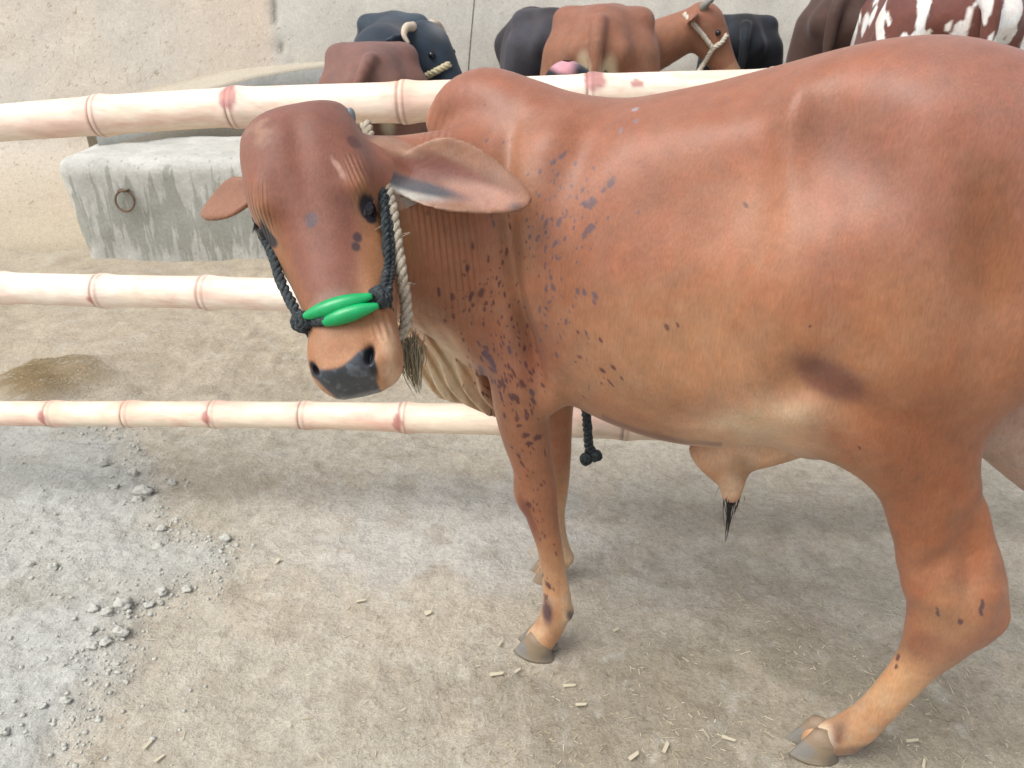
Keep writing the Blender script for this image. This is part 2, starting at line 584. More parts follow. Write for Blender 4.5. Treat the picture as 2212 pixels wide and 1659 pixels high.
c = n.mix(1, c, n.ramp(f2, [(.3, (.80, .79, .78)), (.7, (1.17, 1.17, 1.17))]), 'MULTIPLY')
c = n.mix(1, c, n.ramp(f3, [(.3, (.88, .87, .86)), (.7, (1.08, 1.08, 1.08))]), 'MULTIPLY')
n.l(c, n.b.inputs['Base Color'])
vor = n.n('ShaderNodeTexVoronoi', Scale=90.0); n.l(co, vor.inputs['Vector'])
bp = n.bump(f1, .7, .012); bp = n.bump(f2, .6, .004, bp); bp = n.bump(vor.outputs['Distance'], .25, .006, bp)
n.l(bp, n.b.inputs['Normal'])
ground = put('ground', gme, gm)
tag(ground, 'dusty pale brown earth floor of the yard', 'ground', kind='structure')
def gz(x, y):
    return float(ground_z(np.array([float(x)]), np.array([float(y)]))[0])

# ------------------------------------------------------------------ mud wall / bank behind the yard
def wall_pt(x, z):
    """leaning mud face: y for a given x and height"""
    base = 5.15 + 0.10 * (x + 2)
    s = sstep(0, .5, z)
    return base - 0.55 * (1 - s) + 0.42 * z
wx = axis([(-9, -4.5, .3), (-4.5, 4.8, .035), (4.8, 12, .3)]); wz = axis([(-.25, 1.9, .03), (1.9, 3.6, .12)])
X, Z = np.meshgrid(wx, wz, indexing='ij')
Y = wall_pt(X, Z) + .035 * noise2(X, Z, 1.6, 3, 2.2) + .009 * noise2(X, Z, 9, 3, 6.2)
crk = np.array([P_ for P_ in [(586, -60), (590, 0), (592, 40), (601, 75), (604, 105), (618, 130), (640, 136)]])
def wall_hit(u, v):
    r = ray(u, v); t = 4.0
    for _ in range(30):
        p = CP + r * t
        t += (wall_pt(p[0], p[2]) - p[1]) / (r[1] - 0.42 * r[2]) * .8
    return CP + r * t
cp_ = np.array([wall_hit(*q) for q in crk])
dcr = np.full(X.shape, 9.0)
for a, b in zip(cp_[:-1], cp_[1:]):
    ex, ez = b[0] - a[0], b[2] - a[2]
    t = np.clip(((X - a[0]) * ex + (Z - a[2]) * ez) / (ex * ex + ez * ez), 0, 1)
    dcr = np.minimum(dcr, np.hypot(X - a[0] - t * ex, Z - a[2] - t * ez))
dcr = dcr + .014 * noise2(X, Z, 24, 3, 1.1)
Y = Y + .014 * sstep(.022, .0, dcr)
vs = np.stack([X, Y, Z], -1).reshape(-1, 3)
nz_ = len(wz)
i = np.arange(len(wx) - 1)[:, None] * nz_; j = np.arange(nz_ - 1)[None]
q = np.stack([i + j, i + nz_ + j, i + nz_ + j + 1, i + j + 1], -1).reshape(-1, 4)
# give the bank a back and a top
nb = len(vs)
back = vs.copy(); back[:, 1] += .5
q2 = q[:, ::-1] + nb
topq = np.array([[a * nz_ + nz_ - 1, (a + 1) * nz_ + nz_ - 1, nb + (a + 1) * nz_ + nz_ - 1, nb + a * nz_ + nz_ - 1] for a in range(len(wx) - 1)])
wme = mesh_np('mud_wall', np.vstack([vs, back]), np.vstack([q, q2, topq]))
xf, zf = np.r_[X.ravel(), X.ravel()], np.r_[Z.ravel(), Z.ravel()]
wn = noise2(xf, zf, 1.1, 4, 4.0)
xc = cp_[2][0]
wc = np.tile(A(184, 176, 164), (len(xf), 1))
left = sstep(xc + .02, xc - .06, xf)
wc = lay(wc, left * .8, A(192, 178, 162))
wc = lay(wc, left * sstep(.0, .5, wn) * .45, A(176, 174, 166))
wc = lay(wc, left * sstep(xc - .9, xc - .3, xf) * sstep(.55, .9, zf) * .5, A(194, 172, 152))
wc = lay(wc, left * sstep(.62, .2, zf + .25 * wn) * .55, A(156, 138, 112))
wc = lay(wc, sstep(.3, .05, zf + .1 * wn) * .6, A(174, 160, 138))
dd = np.r_[dcr.ravel(), dcr.ravel()]
wc = lay(wc, sstep(.014, .0, dd) * .75, A(104, 98, 90))
set_col(wme, wc * np.array([1.0, 1.05, 1.08]))
wm_ = mat('mud_plaster', rough=.95, spec=.12)
n = NT(wm_)
co = n.coord()
f1 = n.noise(co, 28, 6, .7); f2 = n.noise(co, 130, 4, .65)
c = n.mix(1, n.attr('Col').outputs['Color'], n.ramp(f1, [(.28, (.91, .905, .90)), (.72, (1.06, 1.06, 1.06))]), 'MULTIPLY')
c = n.mix(1, c, n.ramp(f2, [(.3, (.82, .81, .8)), (.7, (1.16, 1.16, 1.15))]), 'MULTIPLY')
n.l(c, n.b.inputs['Base Color'])
bp = n.bump(f1, .2, .01); bp = n.bump(f2, .4, .005, bp)
n.l(bp, n.b.inputs['Normal'])
wall = put('mud_wall', wme, wm_)
tag(wall, 'straw flecked mud plaster wall leaning back behind the cattle, cracked at left', 'wall')

# chopped straw stuck on the mud wall and lying about: one uncountable mass each
def chip_parts(c, d, nrm, ln, wd, th=.0012):
    d = np.asarray(d, float); d /= np.linalg.norm(d)
    nrm = np.asarray(nrm, float); s = np.cross(nrm, d); s /= np.linalg.norm(s); nn = np.cross(d, s)
    tw = .55 + .4 * ((c[0] * 977) % 1)
    vs = [c + d * a * ln / 2 + s * b * wd / 2 * (tw if a > 0 else 1) + d * .2 * wd * b * (a > 0) + nn * e * th for e in (0, 1) for a, b in ((-1, -1), (1, -1), (1, 1), (-1, 1))]
    return np.array(vs), np.array([[0, 3, 2, 1], [4, 5, 6, 7], [0, 1, 5, 4], [1, 2, 6, 5], [2, 3, 7, 6], [3, 0, 4, 7]]), np.zeros((0, 3), int)
straw_g = None
straw_m = mat('straw_dry', A(206, 190, 150), .75, .25)
n = NT(straw_m)
oi = n.n('ShaderNodeTexCoord')
f = n.noise(oi.outputs['Object'], 9, 2)
n.l(n.ramp(f, [(.3, A(150, 138, 112)), (.5, A(182, 172, 146)), (.7, A(206, 200, 180))]), n.b.inputs['Base Color'])
rs = np.random.RandomState(3)
parts = []
for _ in range(5200):
    x, z = rs.uniform(-3.6, 3.2), rs.uniform(.1, 1.5)
    dens = 1.0 if x < xc else .3
    if rs.rand() > dens: continue
    y = wall_pt(x, z) + .035 * float(noise2(np.array([x]), np.array([z]), 1.6, 3, 2.2)[0]) + .009 * float(noise2(np.array([x]), np.array([z]), 9, 3, 6.2)[0])
    a = rs.normal(R(62), R(38))
    parts.append(chip_parts(np.array([x, y + .0005, z]), [math.cos(a), .42 * math.sin(a), math.sin(a)], [0, -1, .42], rs.uniform(.012, .042), rs.uniform(.0016, .0034)))
tag(put('wall_straw', join_parts(parts, 'wall_straw', False), straw_m), 'chopped straw flecks stuck in the mud wall', 'straw', kind='stuff')
parts = []
for _ in range(1500):
    m_ = rs.rand()
    if m_ < .42:
        u, v = rs.uniform(750, 2212), rs.uniform(1290, 1659)
    elif m_ < .68:
        u, v = rs.uniform(200, 2212), rs.uniform(1000, 1659)
    elif m_ < .95:
        u, v = rs.normal(120, 100), rs.normal(822, 26)
    else:
        u, v = rs.uniform(0, 900), rs.uniform(560, 860)
    g = gp(u, v)
    if cement_amount(np.array([g[0]]), np.array([g[1]]))[0] > .4 and rs.rand() > .12: continue
    z = gz(g[0], g[1])
    a = rs.uniform(0, math.pi)
    big = rs.rand() < .08
    ln = rs.uniform(.004, .014) if not big else rs.uniform(.015, .03)
    parts.append(chip_parts(np.array([g[0], g[1], z + .002]), [math.cos(a), math.sin(a), rs.normal(0, .18)], [rs.normal(0, .25), rs.normal(0, .25), 1], ln, rs.uniform(.0008, .0021)))
tag(put('ground_straw', join_parts(parts, 'ground_straw', False), straw_m), 'bits of chopped straw strewn over the earth', 'straw', kind='stuff')

# larger pale chips one can count
chip_m = mat('split_reed', A(184, 175, 152), .7, .25)
chips = [(1073, 1461, 33, 11, 5), (1255, 1524, 26, 9, 0), (1118, 1393 + 60, 18, 9, 35), (1368, 1640, 30, 12, 35), (1437, 1622, 30, 11, 60), (1573, 1602, 32, 10, -25), (925, 1325, 17, 15, 20), (780, 1298, 24, 7, 10), (320, 1612, 26, 9, 60), (345, 1640, 24, 9, 45), (1970, 1602, 30, 9, 5), (1230, 1482, 30, 9, 0), (1080, 1392, 16, 8, 60), (1995, 1690 - 40, 26, 8, 60), (600, 1215, 8, 20, 0), (1330, 1370, 16, 8, 30)]
for k, (u, v, wpx, hpx, ang) in enumerate(chips):
    g = gp(u, v); d = proj(g)[2]
    ln, wd = wpx * d / FPX * .9, hpx * d / FPX * .75
    a = R(ang)
    c = np.array([g[0], g[1], gz(g[0], g[1]) + .006])
    o = put('straw_chip', join_parts([chip_parts(c, [math.cos(a), math.sin(a), .05], [.1, -.15, 1], ln, wd, .0025)], 'straw_chip', False), chip_m, origin=c)
    tag(o, 'flat pale split straw chip lying on the earth', 'chip', 'flat pale straw chips on the earth')

# cement crumbs and lumps along the edge of the grey patch
cem_m = mat('cement_crumb', rough=.95, spec=.1)
n = NT(cem_m); co = n.coord()
f1 = n.noise(co, 60, 5, .7)
n.l(n.ramp(f1, [(.3, A(164, 164, 156)), (.7, A(188, 187, 178))]), n.b.inputs['Base Color'])
n.l(n.bump(f1, .7, .006), n.b.inputs['Normal'])
parts = []
for _ in range(1100):
    if rs.rand() < .6:
        k = rs.randint(2, 15); t = rs.rand()
        p = CEM[k] * (1 - t) + CEM[k + 1] * t + rs.normal(0, .05, 2)
    else:
        p = gp(rs.uniform(0, 480), rs.uniform(920, 1659))[:2]
    if cement_amount(np.array([p[0]]), np.array([p[1]]))[0] < .15 and rs.rand() > .25: continue
    r = .0022 + .004 * rs.rand() ** 3
    parts.append(ball_parts([p[0], p[1], gz(*p) + r * .3], [r * rs.uniform(.8, 1.4), r * rs.uniform(.8, 1.4), r * .8], rs, .5, 7, 5))
tag(put('cement_crumbs', join_parts(parts, 'cement_crumbs'), cem_m), 'small grey cement crumbs scattered on the cement patch', 'rubble', kind='stuff')
lumps = [(316, 1068, 42, 34), (300, 1085, 24, 20), (250, 1060, 26, 20), (268, 1385, 44, 38), (272, 1325, 40, 24), (208, 1410, 30, 26), (235, 1405, 28, 24), (210, 1330, 26, 20), (490, 1166, 26, 22), (350, 1145, 22, 17), (345, 1185, 26, 20), (355, 1292, 28, 22), (405, 1278, 22, 18), (325, 1318, 22, 22), (240, 1345, 26, 20), (120, 1175 + 60, 24, 20), (70, 1172 + 60, 20, 16), (150, 1530, 26, 24), (100, 1545, 22, 24), (15, 1600, 26, 22), (372, 1045, 20, 16), (290, 1030, 24, 16), (225, 1010, 24, 14), (205, 1378, 20, 18)]
for (u, v, wpx, hpx) in lumps:
    g = gp(u, v); d = proj(g)[2]
    r = wpx * d / FPX / 2
    z = gz(g[0], g[1])
    o = put('cement_lump', join_parts([ball_parts([g[0], g[1], z + r * .35], [r * .85, r * .7, r * .55], rs, .95, 20, 14)], 'cement_lump'), cem_m, origin=[g[0], g[1], z])
    tag(o, 'broken grey cement lump lying on the grey patch', 'lump', 'cement lumps on the grey patch')

# ------------------------------------------------------------------ concrete manger block with a tethering ring
conc_m = mat('old_concrete', rough=.9, spec=.2)
n = NT(conc_m)
co = n.coord()
f1 = n.noise(co, 7, 6, .65); f2 = n.noise(co, 60, 5, .7)
strk = n.noise(n.coord((1, 1, .12)), 24, 4, .6, .3)
tc = n.n('ShaderNodeTexCoord'); sep = n.n('ShaderNodeSeparateXYZ'); n.l(tc.outputs['Object'], sep.inputs[0])
low = n.math('SUBTRACT', 1.0, n.math('MULTIPLY', n.math('ABSOLUTE', n.math('SUBTRACT', sep.outputs[2], .22)), 2.6))
c = n.ramp(f1, [(.3, A(166, 166, 158)), (.7, A(194, 193, 186))])
st = n.ramp(n.math('ADD', strk, n.math('MULTIPLY', n.math('SUBTRACT', low, .5), .30)), [(.50, (0, 0, 0)), (.56, (1, 1, 1))])
c = n.mix(n.math('MULTIPLY', st, .7), c, A(140, 142, 132))
c = n.mix(1, c, n.ramp(f2, [(.3, (.86, .86, .86)), (.7, (1.1, 1.1, 1.1))]), 'MULTIPLY')
n.l(c, n.b.inputs['Base Color'])
bp = n.bump(f1, .4, .02); bp = n.bump(f2, .5, .006, bp); bp = n.bump(st, .15, .002, bp)
n.l(bp, n.b.inputs['Normal'])
def soft_box(lo, hi, r, nseg=26, noise_amp=.006, taper=0.0):
    """box with large rounded edges as one grid-like mesh"""
    bm = bmesh.new()
    bmesh.ops.create_cube(bm, size=1)
    bmesh.ops.subdivide_edges(bm, edges=bm.edges[:], cuts=nseg, use_grid_fill=True)
    lo, hi = np.array(lo), np.array(hi); c, h = (lo + hi) / 2, (hi - lo) / 2
    for v in bm.verts:
        p = np.array(v.co) * 2 * h
        q = np.clip(p, -(h - r), h - r)
        d = p - q; L_ = np.linalg.norm(d)
        if L_ > 1e-9: p = q + d / L_ * r
        z01 = (p[2] + h[2]) / (2 * h[2])
        p[0] *= 1 - taper * (1 - z01)
        v.co = c + p
    me = bpy.data.meshes.new('box'); bm.to_mesh(me); bm.free()
    v = verts_of(me)
    v = v + noise_amp * np.stack([noise3(v, 6, 3), noise3(v + 5, 6, 3), noise3(v + 9, 6, 3)], -1)
    me.vertices.foreach_set('co', v.astype(np.float32).ravel())
    me.polygons.foreach_set('use_smooth', np.ones(len(me.polygons), bool))
    return me
b0 = gp(200, 558)
blk_top = 0.565
BX0, BY0 = b0[0] - .10, b0[1]
block = empty('manger_block', (BX0 + .7, BY0 + .35, 0), 'weathered grey concrete manger block standing left behind the bamboo fence', 'manger')
bm_ = soft_box([BX0, BY0, -.12], [BX0 + 1.32, BY0 + .72, blk_top], .09, 30, .012, .10)
body_ = put('concrete_body', bm_, conc_m, block)
rg = pd(273, 432, 0); 
t_ = (BY0 - .015) / ray(273, 432)[1]; rc = CP + ray(273, 432) * t_
a = np.linspace(0, 2 * math.pi, 40)
rust = mat('rusty_iron', A(104, 84, 66), .7, .4)
ringp = np.stack([rc[0] + .052 * np.cos(a), rc[1] - .02 + .012 * np.sin(a), rc[2] + .055 * np.sin(a)], -1)
stp = [[rc[0] - .012, rc[1] + .05, rc[2] + .052], [rc[0] - .012, rc[1] - .035, rc[2] + .058], [rc[0] + .012, rc[1] - .035, rc[2] + .058], [rc[0] + .012, rc[1] + .05, rc[2] + .052]]
put('tether_ring', join_parts([tube(ringp, .0065, 8), tube(smooth_path(stp, 14), .006, 8)], 'tether_ring'), rust, block)

# low concrete ledge running along the foot of the mud wall
lp = [pd(200, 262, 4.55), pd(330, 228, 4.7), pd(430, 196, 4.85), pd(520, 170, 4.95), pd(610, 152, 5.05), pd(712, 137, 5.15), pd(860, 118, 5.3), pd(1100, 96, 5.5)]
lp = smooth_path(lp, 60)
vs, q = [], []
for k, p in enumerate(lp):
    t = lp[min(k + 1, 59)] - lp[max(k - 1, 0)]; nx = np.array([-t[1], t[0], 0]); nx /= np.linalg.norm(nx)
    if nx[1] < 0: nx = -nx
    prof = [(0.0, -p[2] - .1), (0, -.15), (0, -.02), (.012, -.002), (.04, .0), (.20, .012), (.38, .02), (.40, -p[2] - .1)]
    jig = .006 * float(noise3(p * 6, 1, 2))
    vs += [p + nx * (a_ + jig) + EZ * b_ for a_, b_ in prof]
m_ = 8
for k in range(59):
    q += [[k * m_ + j, (k + 1) * m_ + j, (k + 1) * m_ + (j + 1) % m_, k * m_ + (j + 1) % m_] for j in range(m_)]
lme = mesh_np('feeding_ledge', np.array(vs), np.array(q), False)
set_col(lme, np.tile(A(176, 168, 152), (len(lme.vertices), 1)))
lme.materials.append(conc_m); lme.materials.append(wm_)
for k_f, f_ in enumerate(lme.polygons):
    f_.material_index = 0 if k_f % 8 == 1 else 1
ledge = put('feeding_ledge', lme, None)
tag(ledge, 'low grey concrete ledge along the foot of the mud wall', 'ledge')

# thin wire hanging in front of the wall
w0, w1 = pd(1032, -160, 5.2), pd(1012, 150, 5.2)
wp = smooth_path([w0, pd(1028, -40, 5.2), pd(1021, 40, 5.2), w1, [w1[0] - .03, w1[1] + .05, .0]], 40)
tag(put('wire', join_parts([tube(wp, .0045, 6)], 'wire'), mat('dark_wire', A(70, 68, 66), .6)), 'thin dark wire hanging in front of the mud wall', 'wire')

# ------------------------------------------------------------------ the brown calf
B = Body(axis([(-.56, .06, .0036), (.06, 1.5, .0062)]), axis([(.80, 1.0, .006), (1.0, 1.42, .0042), (1.42, 1.98, .0062)]), axis([(-.03, .88, .0058), (.88, 1.47, .0042)]))
def C(u, v, lat, rpx):
    p = P(u, v, lat)
    return [*p, rpx * proj(p)[2] / FPX]
def S3(s, l, z, r): return [*L(s, l, z), r]

# trunk: spine line and belly line measured from the photo, belly solved by projection
top_pts = [P(u, v, 0) for u, v in [(1090, 222), (1180, 218), (1270, 226), (1350, 216), (1400, 206), (1500, 186), (1600, 161), (1700, 135), (1800, 110), (1900, 90), (2000, 80), (2080, 85), (2150, 102), (2212, 126)]]
ts_, tz_ = np.array([loc(p)[0] for p in top_pts]), np.array([p[2] for p in top_pts])
ts_ = np.r_[-.20, -.12, -.04, ts_, .95, 1.02, 1.09, 1.14]
tz_ = np.r_[1.05, 1.14, 1.21, tz_, 1.345, 1.30, 1.24, 1.17]
bel_u = [1100, 1190, 1250, 1330, 1400, 1480, 1600, 1700, 1790, 1900]
bel_v = [835, 852, 876, 915, 940, 957, 965, 955, 930, 880]
ST = np.array([-.20, -.14, -.06, .03, .12, .22, .32, .42, .52, .62, .70, .78, .86, .94, 1.02, 1.08, 1.125])
WD = np.interp(ST, [-.20, -.14, -.06, .03, .12, .22, .35, .5, .62, .72, .82, .92, 1.02, 1.08, 1.125], [.045, .095, .135, .16, .185, .208, .236, .25, .245, .225, .2, .185, .155, .11, .05])
ZT = np.interp(ST, ts_, tz_)
ZB = np.interp(ST, [-.20, -.14, -.06, .03, .12, .7, .78, .86, .94, 1.02, 1.08, 1.125], [.90, .82, .76, .72, .70, .66, .70, .77, .86, .95, 1.02, 1.08])
ang = np.linspace(0, math.pi, 60)
for k, s in enumerate(ST):
    if .2 <= s <= .66:
        lo, hi = .45, .9
        for _ in range(24):
            zb = (lo + hi) / 2
            zc, h = (ZT[k] + zb) / 2, (ZT[k] - zb) / 2
            pts = np.array([L(s, WD[k] * math.sin(a), zc - h * math.cos(a)) for a in ang])
            u, v, _d = proj(pts)
            if (v - np.interp(u, bel_u, bel_v)).max() > 0: lo = zb
            else: hi = zb
        ZB[k] = zb
B.loft(O.copy(), ES, EL, EZ, ST, 0 * ST, (ZT + ZB) / 2, WD, (ZT - ZB) / 2, p=2.15, k=.03)
# hump and crest
B.chain([C(965, 262, 0, 44), C(1000, 230, 0, 58), C(1050, 218, 0, 68), C(1115, 246, 0, 72), C(1190, 286, 0, 68), C(1280, 312, 0, 66)], k=.075, sq=1.15)
# neck: from the shoulders forward to the turned head
N0, N1 = L(.10, 0, .98), pd(735, 400, 1.335)
e1 = (N1 - N0); nl = np.linalg.norm(e1); e1 = e1 / nl
e2 = np.cross(e1, EZ); e2 /= np.linalg.norm(e2); e3 = np.cross(e2, e1)
B.loft(N0, e1, e2, e3, np.array([0, .2, .4, .6, .8, 1.0, 1.08]) * nl, np.zeros(7), np.array([.0, .0, -.005, -.015, -.03, -.03, -.02]), [.16, .15, .125, .108, .098, .085, .05], [.26, .235, .205, .18, .15, .11, .07], p=2.1, k=.045)
# dewlap: a thin hanging sheet of skin
poly = np.array([loc(P(u, v, .0))[[0, 2]] if False else [loc(P(u, v, .0))[0], P(u, v, .0)[2]] for u, v in [(880, 560), (868, 650), (885, 720), (912, 775), (935, 825), (960, 855), (990, 868), (1012, 868), (1042, 884), (1080, 905), (1160, 850), (1120, 700), (1010, 520)]])
sl, X, Y, Z = B.region(np.array([-.45, 1.2, .45]), np.array([.3, 1.95, 1.2]))
Sx = (X - O[0]) * ES[0] + (Y - O[1]) * ES[1] + 0 * Z
Lx = (X - O[0]) * EL[0] + (Y - O[1]) * EL[1] + 0 * Z
d2 = poly_sd(Sx, Z + 0 * Sx, poly)
fold = np.sin((Sx * .80 - (Z - .8) * -.50 + .02 * np.sin(Z * 22)) * 2 * math.pi / .030)
lat0 = .02 + .03 * np.sin((Z - .7) * 9)
tk = .036 + .012 * fold + .03 * sstep(.02, -.12, d2)
dd = np.maximum(d2, np.abs(Lx - lat0) - tk * np.sqrt(np.clip(-d2 / .03, 0.02, 1)))
B.blend(sl, (dd * .8).astype(np.float32), .008)
del Sx, Lx, d2, fold, tk, dd
# near front leg
B.chain([C(1195, 400, .10, 80), C(1170, 490, .12, 100), C(1130, 600, .135, 112), C(1105, 700, .13, 98)], k=.06, sq=.62)
B.chain([C(1110, 680, .12, 90), C(1135, 770, .135, 84), C(1128, 860, .135, 66), C(1136, 940, .125, 54), C(1152, 1010, .115, 45), C(1161, 1060, .11, 43), C(1170, 1110, .108, 36), C(1186, 1176, .105, 28.5), C(1198, 1250, .10, 28), C(1203, 1312, .10, 32), C(1188, 1352, .10, 31), C(1166, 1384, .10, 32)], k=.028, sq=.9)
B.ell(P(1178, 842, .15), (.035, .03, .05), k=.05)
B.ell(P(1140, 1058, .11), (.024, .032, .045), k=.03)
B.ell(P(1228, 1325, .10), (.012, .022, .014), k=.012)
# far front leg
B.chain([C(1120, 700, -.12, 90), C(1180, 800, -.13, 70), C(1197, 880, -.14, 42), C(1201, 1000, -.145, 32), C(1200, 1058, -.15, 28), C(1199, 1110, -.15, 22), C(1207, 1175, -.155, 22), C(1212, 1205, -.155, 25), C(1190, 1228, -.16, 22), C(1176, 1240, -.165, 21)], k=.03, sq=.95)
B.ell(P(1233, 1207, -.155), (.010, .02, .012), k=.01)
# hindquarters
B.ell(P(1990, 372, .08), (.25, .12, .165), k=.08)
B.ell(P(1990, 640, .11), (.215, .10, .26), axes=(ES, EL, EZ), k=.13)
B.chain([C(1975, 620, .12, 170), C(1945, 770, .15, 150), C(1955, 920, .162, 120), C(2006, 1050, .155, 102), C(2032, 1150, .15, 98), C(2052, 1240, .145, 94)], k=.09, sq=.62)
B.chain([C(2050, 1220, .145, 92), C(2060, 1296, .145, 92), C(2032, 1365, .145, 72), C(1986, 1428, .145, 48), C(1932, 1490, .15, 40), C(1882, 1543, .15, 39), C(1838, 1578, .15, 43), C(1800, 1594, .15, 41), C(1770, 1600, .15, 38)], k=.025, sq=.72)
B.chain([C(2098, 1090, .145, 24), C(2124, 1200, .145, 20), C(2144, 1290, .145, 24), C(2152, 1338, .145, 27), C(2110, 1372, .145, 28)], k=.022, sq=.7)
B.gauss(P(2092, 1225, .19), (.018, .05, .065), .038, (math.cos(.25) * ES + math.sin(.25) * EZ, EL, -math.sin(.25) * ES + math.cos(.25) * EZ))
B.gauss(P(2010, 1300, .2), (.03, .05, .03), -.006)
B.gauss(P(2020, 1225, .2), (.05, .05, .013), .014, (math.cos(1.1) * ES + math.sin(1.1) * EZ, EL, -math.sin(1.1) * ES + math.cos(1.1) * EZ))
B.ell(P(1836, 1606, .14), (.02, .02, .016), k=.02)
# far hind leg
B.chain([S3(.93, -.10, .95, .13), S3(.99, -.125, .80, .105), S3(1.12, -.13, .66, .078), S3(1.29, -.135, .54, .056), S3(1.42, -.14, .455, .05), S3(1.44, -.14, .36, .036), S3(1.45, -.14, .24, .03), S3(1.45, -.14, .14, .034), S3(1.42, -.14, .085, .031), S3(1.39, -.14, .055, .03)], k=.045, sq=.8)
# tail
B.chain([S3(1.08, 0, 1.27, .035), S3(1.14, .01, 1.20, .03), S3(1.17, .03, 1.02, .024), S3(1.165, .06, .78, .018), S3(1.14, .085, .58, .014), [*P(2300, 1330, .10), .011], [*P(2262, 1440, .10), .010]], k=.02)
# sheath under the belly
B.chain([C(1535, 975, .0, 42), C(1570, 1012, .0, 40), C(1580, 1048, .0, 27), C(1579, 1068, .0, 21)], k=.03, sq=.75)
B.chain([C(1560, 990, .0, 40), C(1640, 968, .0, 48), C(1725, 944, .0, 46), C(1815, 916, .0, 40)], k=.03, sq=.7)
B.chain([C(1505, 972, .01, 16), C(1525, 1000, .01, 15), C(1545, 1020, .01, 12)], k=.012, sq=.8)

# flank relief: hip bone, hollow of the flank, groove behind the shoulder, stifle fold ...
G = lambda u, v, lat, sg, amp, rot=0: B.gauss(P(u, v, lat), sg, amp, (math.cos(rot) * ES + math.sin(rot) * EZ, EL, -math.sin(rot) * ES + math.cos(rot) * EZ))
G(1720, 200, .16, (.045, .06, .06), -0.0180)
G(1705, 300, .19, (.02, .08, .09), -0.0135, .15)
G(1560, 190, .08, (.10, .05, .03), 0.0180)
G(1600, 400, .22, (.13, .09, .075), 0.0450, .5)
G(1830, 330, .2, (.10, .09, .05), 0.0300, -.6)
G(1560, 560, .24, (.05, .09, .13), 0.0180, -.35)
G(1560, 720, .24, (.045, .08, .06), 0.0150)
G(1680, 600, .24, (.09, .09, .11), -0.0180)
G(1120, 640, .19, (.012, .07, .15), 0.0320, .16)
G(1150, 760, .19, (.012, .07, .07), 0.0210, .25)
G(1250, 330, .13, (.03, .08, .12), 0.0180, -.3)
G(1180, 420, .17, (.05, .08, .16), -0.0150, -.1)
G(1760, 810, .22, (.03, .08, .05), 0.0110, -.55)
G(1820, 845, .22, (.06, .07, .025), 0.0150, -.35)
G(1745, 860, .22, (.025, .07, .05), -0.0180, -.5)
G(2140, 530, .2, (.05, .08, .12), 0.0300, .2)
G(1990, 760, .24, (.10, .08, .10), -0.0180)
G(2120, 700, .2, (.04, .08, .14), 0.0150, .1)
0 and G(2045, 1230, .19, (.012, .05, .09), .003, -.85)
G(2095, 1120, .19, (.012, .05, .10), .004, -.75)
G(2075, 1290, .2, (.05, .05, .03), -0.0090)
G(1500, 900, .2, (.05, .06, .02), 0.0060)


# head
HA, HB = pd(645, 212, 1.245), pd(765, 852, 1.165)
h1 = (HB - HA) / np.linalg.norm(HB - HA)
vw = -ray(700, 530); vw /= np.linalg.norm(vw)
h2 = np.cross(vw, h1); h2 = h2 - h1 * (h2 @ h1); h2 /= np.linalg.norm(h2)
if h2[0] < 0: h2 = -h2
h3 = np.cross(h1, h2)
if h3 @ vw < 0: h3 = -h3
a = R(9)
hx, hn = math.cos(a) * h2 + math.sin(a) * h3, math.cos(a) * h3 - math.sin(a) * h2     # face turned a little to the photo's left
K = 1.236 / FPX
def HP(t, x, n_=0.0):
    """t,x in photo px from the poll along/across the face, n_ metres out of the face"""
    return HA + h1 * t * K + hx * x * K + hn * n_
tt = np.array([-40, -26, -10, 26, 75, 135, 195, 250, 300, 350, 400, 450, 500, 550, 590, 620, 640, 654])
lf = np.array([-40, -92, -118, -147, -158, -160, -159, -150, -130, -115, -100, -85, -74, -78, -81, -78, -72, -52])
rt = np.array([40, 74, 86, 97, 106, 112, 117, 118, 116, 111, 106, 102, 96, 94, 97, 91, 80, 52])
fr = np.array([-.07, -.045, -.025, -.003, .012, .018, .017, .010, .002, -.003, -.005, -.005, -.004, -.002, -.004, -.010, -.022, -.044])
bk = np.array([-.10, -.125, -.145, -.165, -.18, -.195, -.20, -.205, -.205, -.195, -.175, -.15, -.125, -.118, -.118, -.115, -.105, -.085])
pw = np.interp(tt, [-40, 0, 100, 250, 400, 500, 600, 654], [2.3, 2.7, 2.7, 2.5, 2.7, 2.8, 3.2, 3.0])
B.loft(HA, h1, hx, hn, tt * K, (lf + rt) / 2 * K * 1.0, (fr + bk) / 2, (rt - lf) / 2 * K * 1.05, (fr - bk) / 2, p=pw, k=.022)
HAX = (hx, h1, hn)
hg = lambda t, x, n_, sg, amp: B.gauss(HP(t, x, n_), sg, amp, HAX)
# ears
def ear(bt, bx, bn, tipv, width_dir, ln, wmax, bend):
    o = HP(bt, bx, bn); e1 = tipv / np.linalg.norm(tipv)
    e2 = width_dir - e1 * (width_dir @ e1); e2 /= np.linalg.norm(e2); e3 = np.cross(e1, e2)
    if e3 @ hn < 0: e3 = -e3
    f = np.array([-.06, .02, .12, .25, .4, .55, .7, .85, .95, 1.0])
    w = np.array([.30, .32, .42, .74, .98, 1.0, .84, .58, .34, .14]) * wmax
    c = np.array([0, 0, 0, .02, .05, .06, .04, -.02, -.06, -.08]) * wmax
    h = np.array([.020, .017, .012, .009, .0085, .008, .008, .008, .007, .006])
    bd = np.array([1, 3, 6, 7, 6.5, 5.5, 4.5, 3, 2, 1]) * bend
    B.loft(o, e1, e2, e3, f * ln, c, -.006 + 0 * f, w, h, p=2.8, k=.012, bend=bd)
    return o, e1, e2, e3
eb, et = pd(822, 340, 1.27), pd(1158, 402, 1.235)
ux = pd(900, 300, 1.27) - pd(900, 420, 1.25)
o_ = eb; e1 = (et - eb); eln = np.linalg.norm(e1)
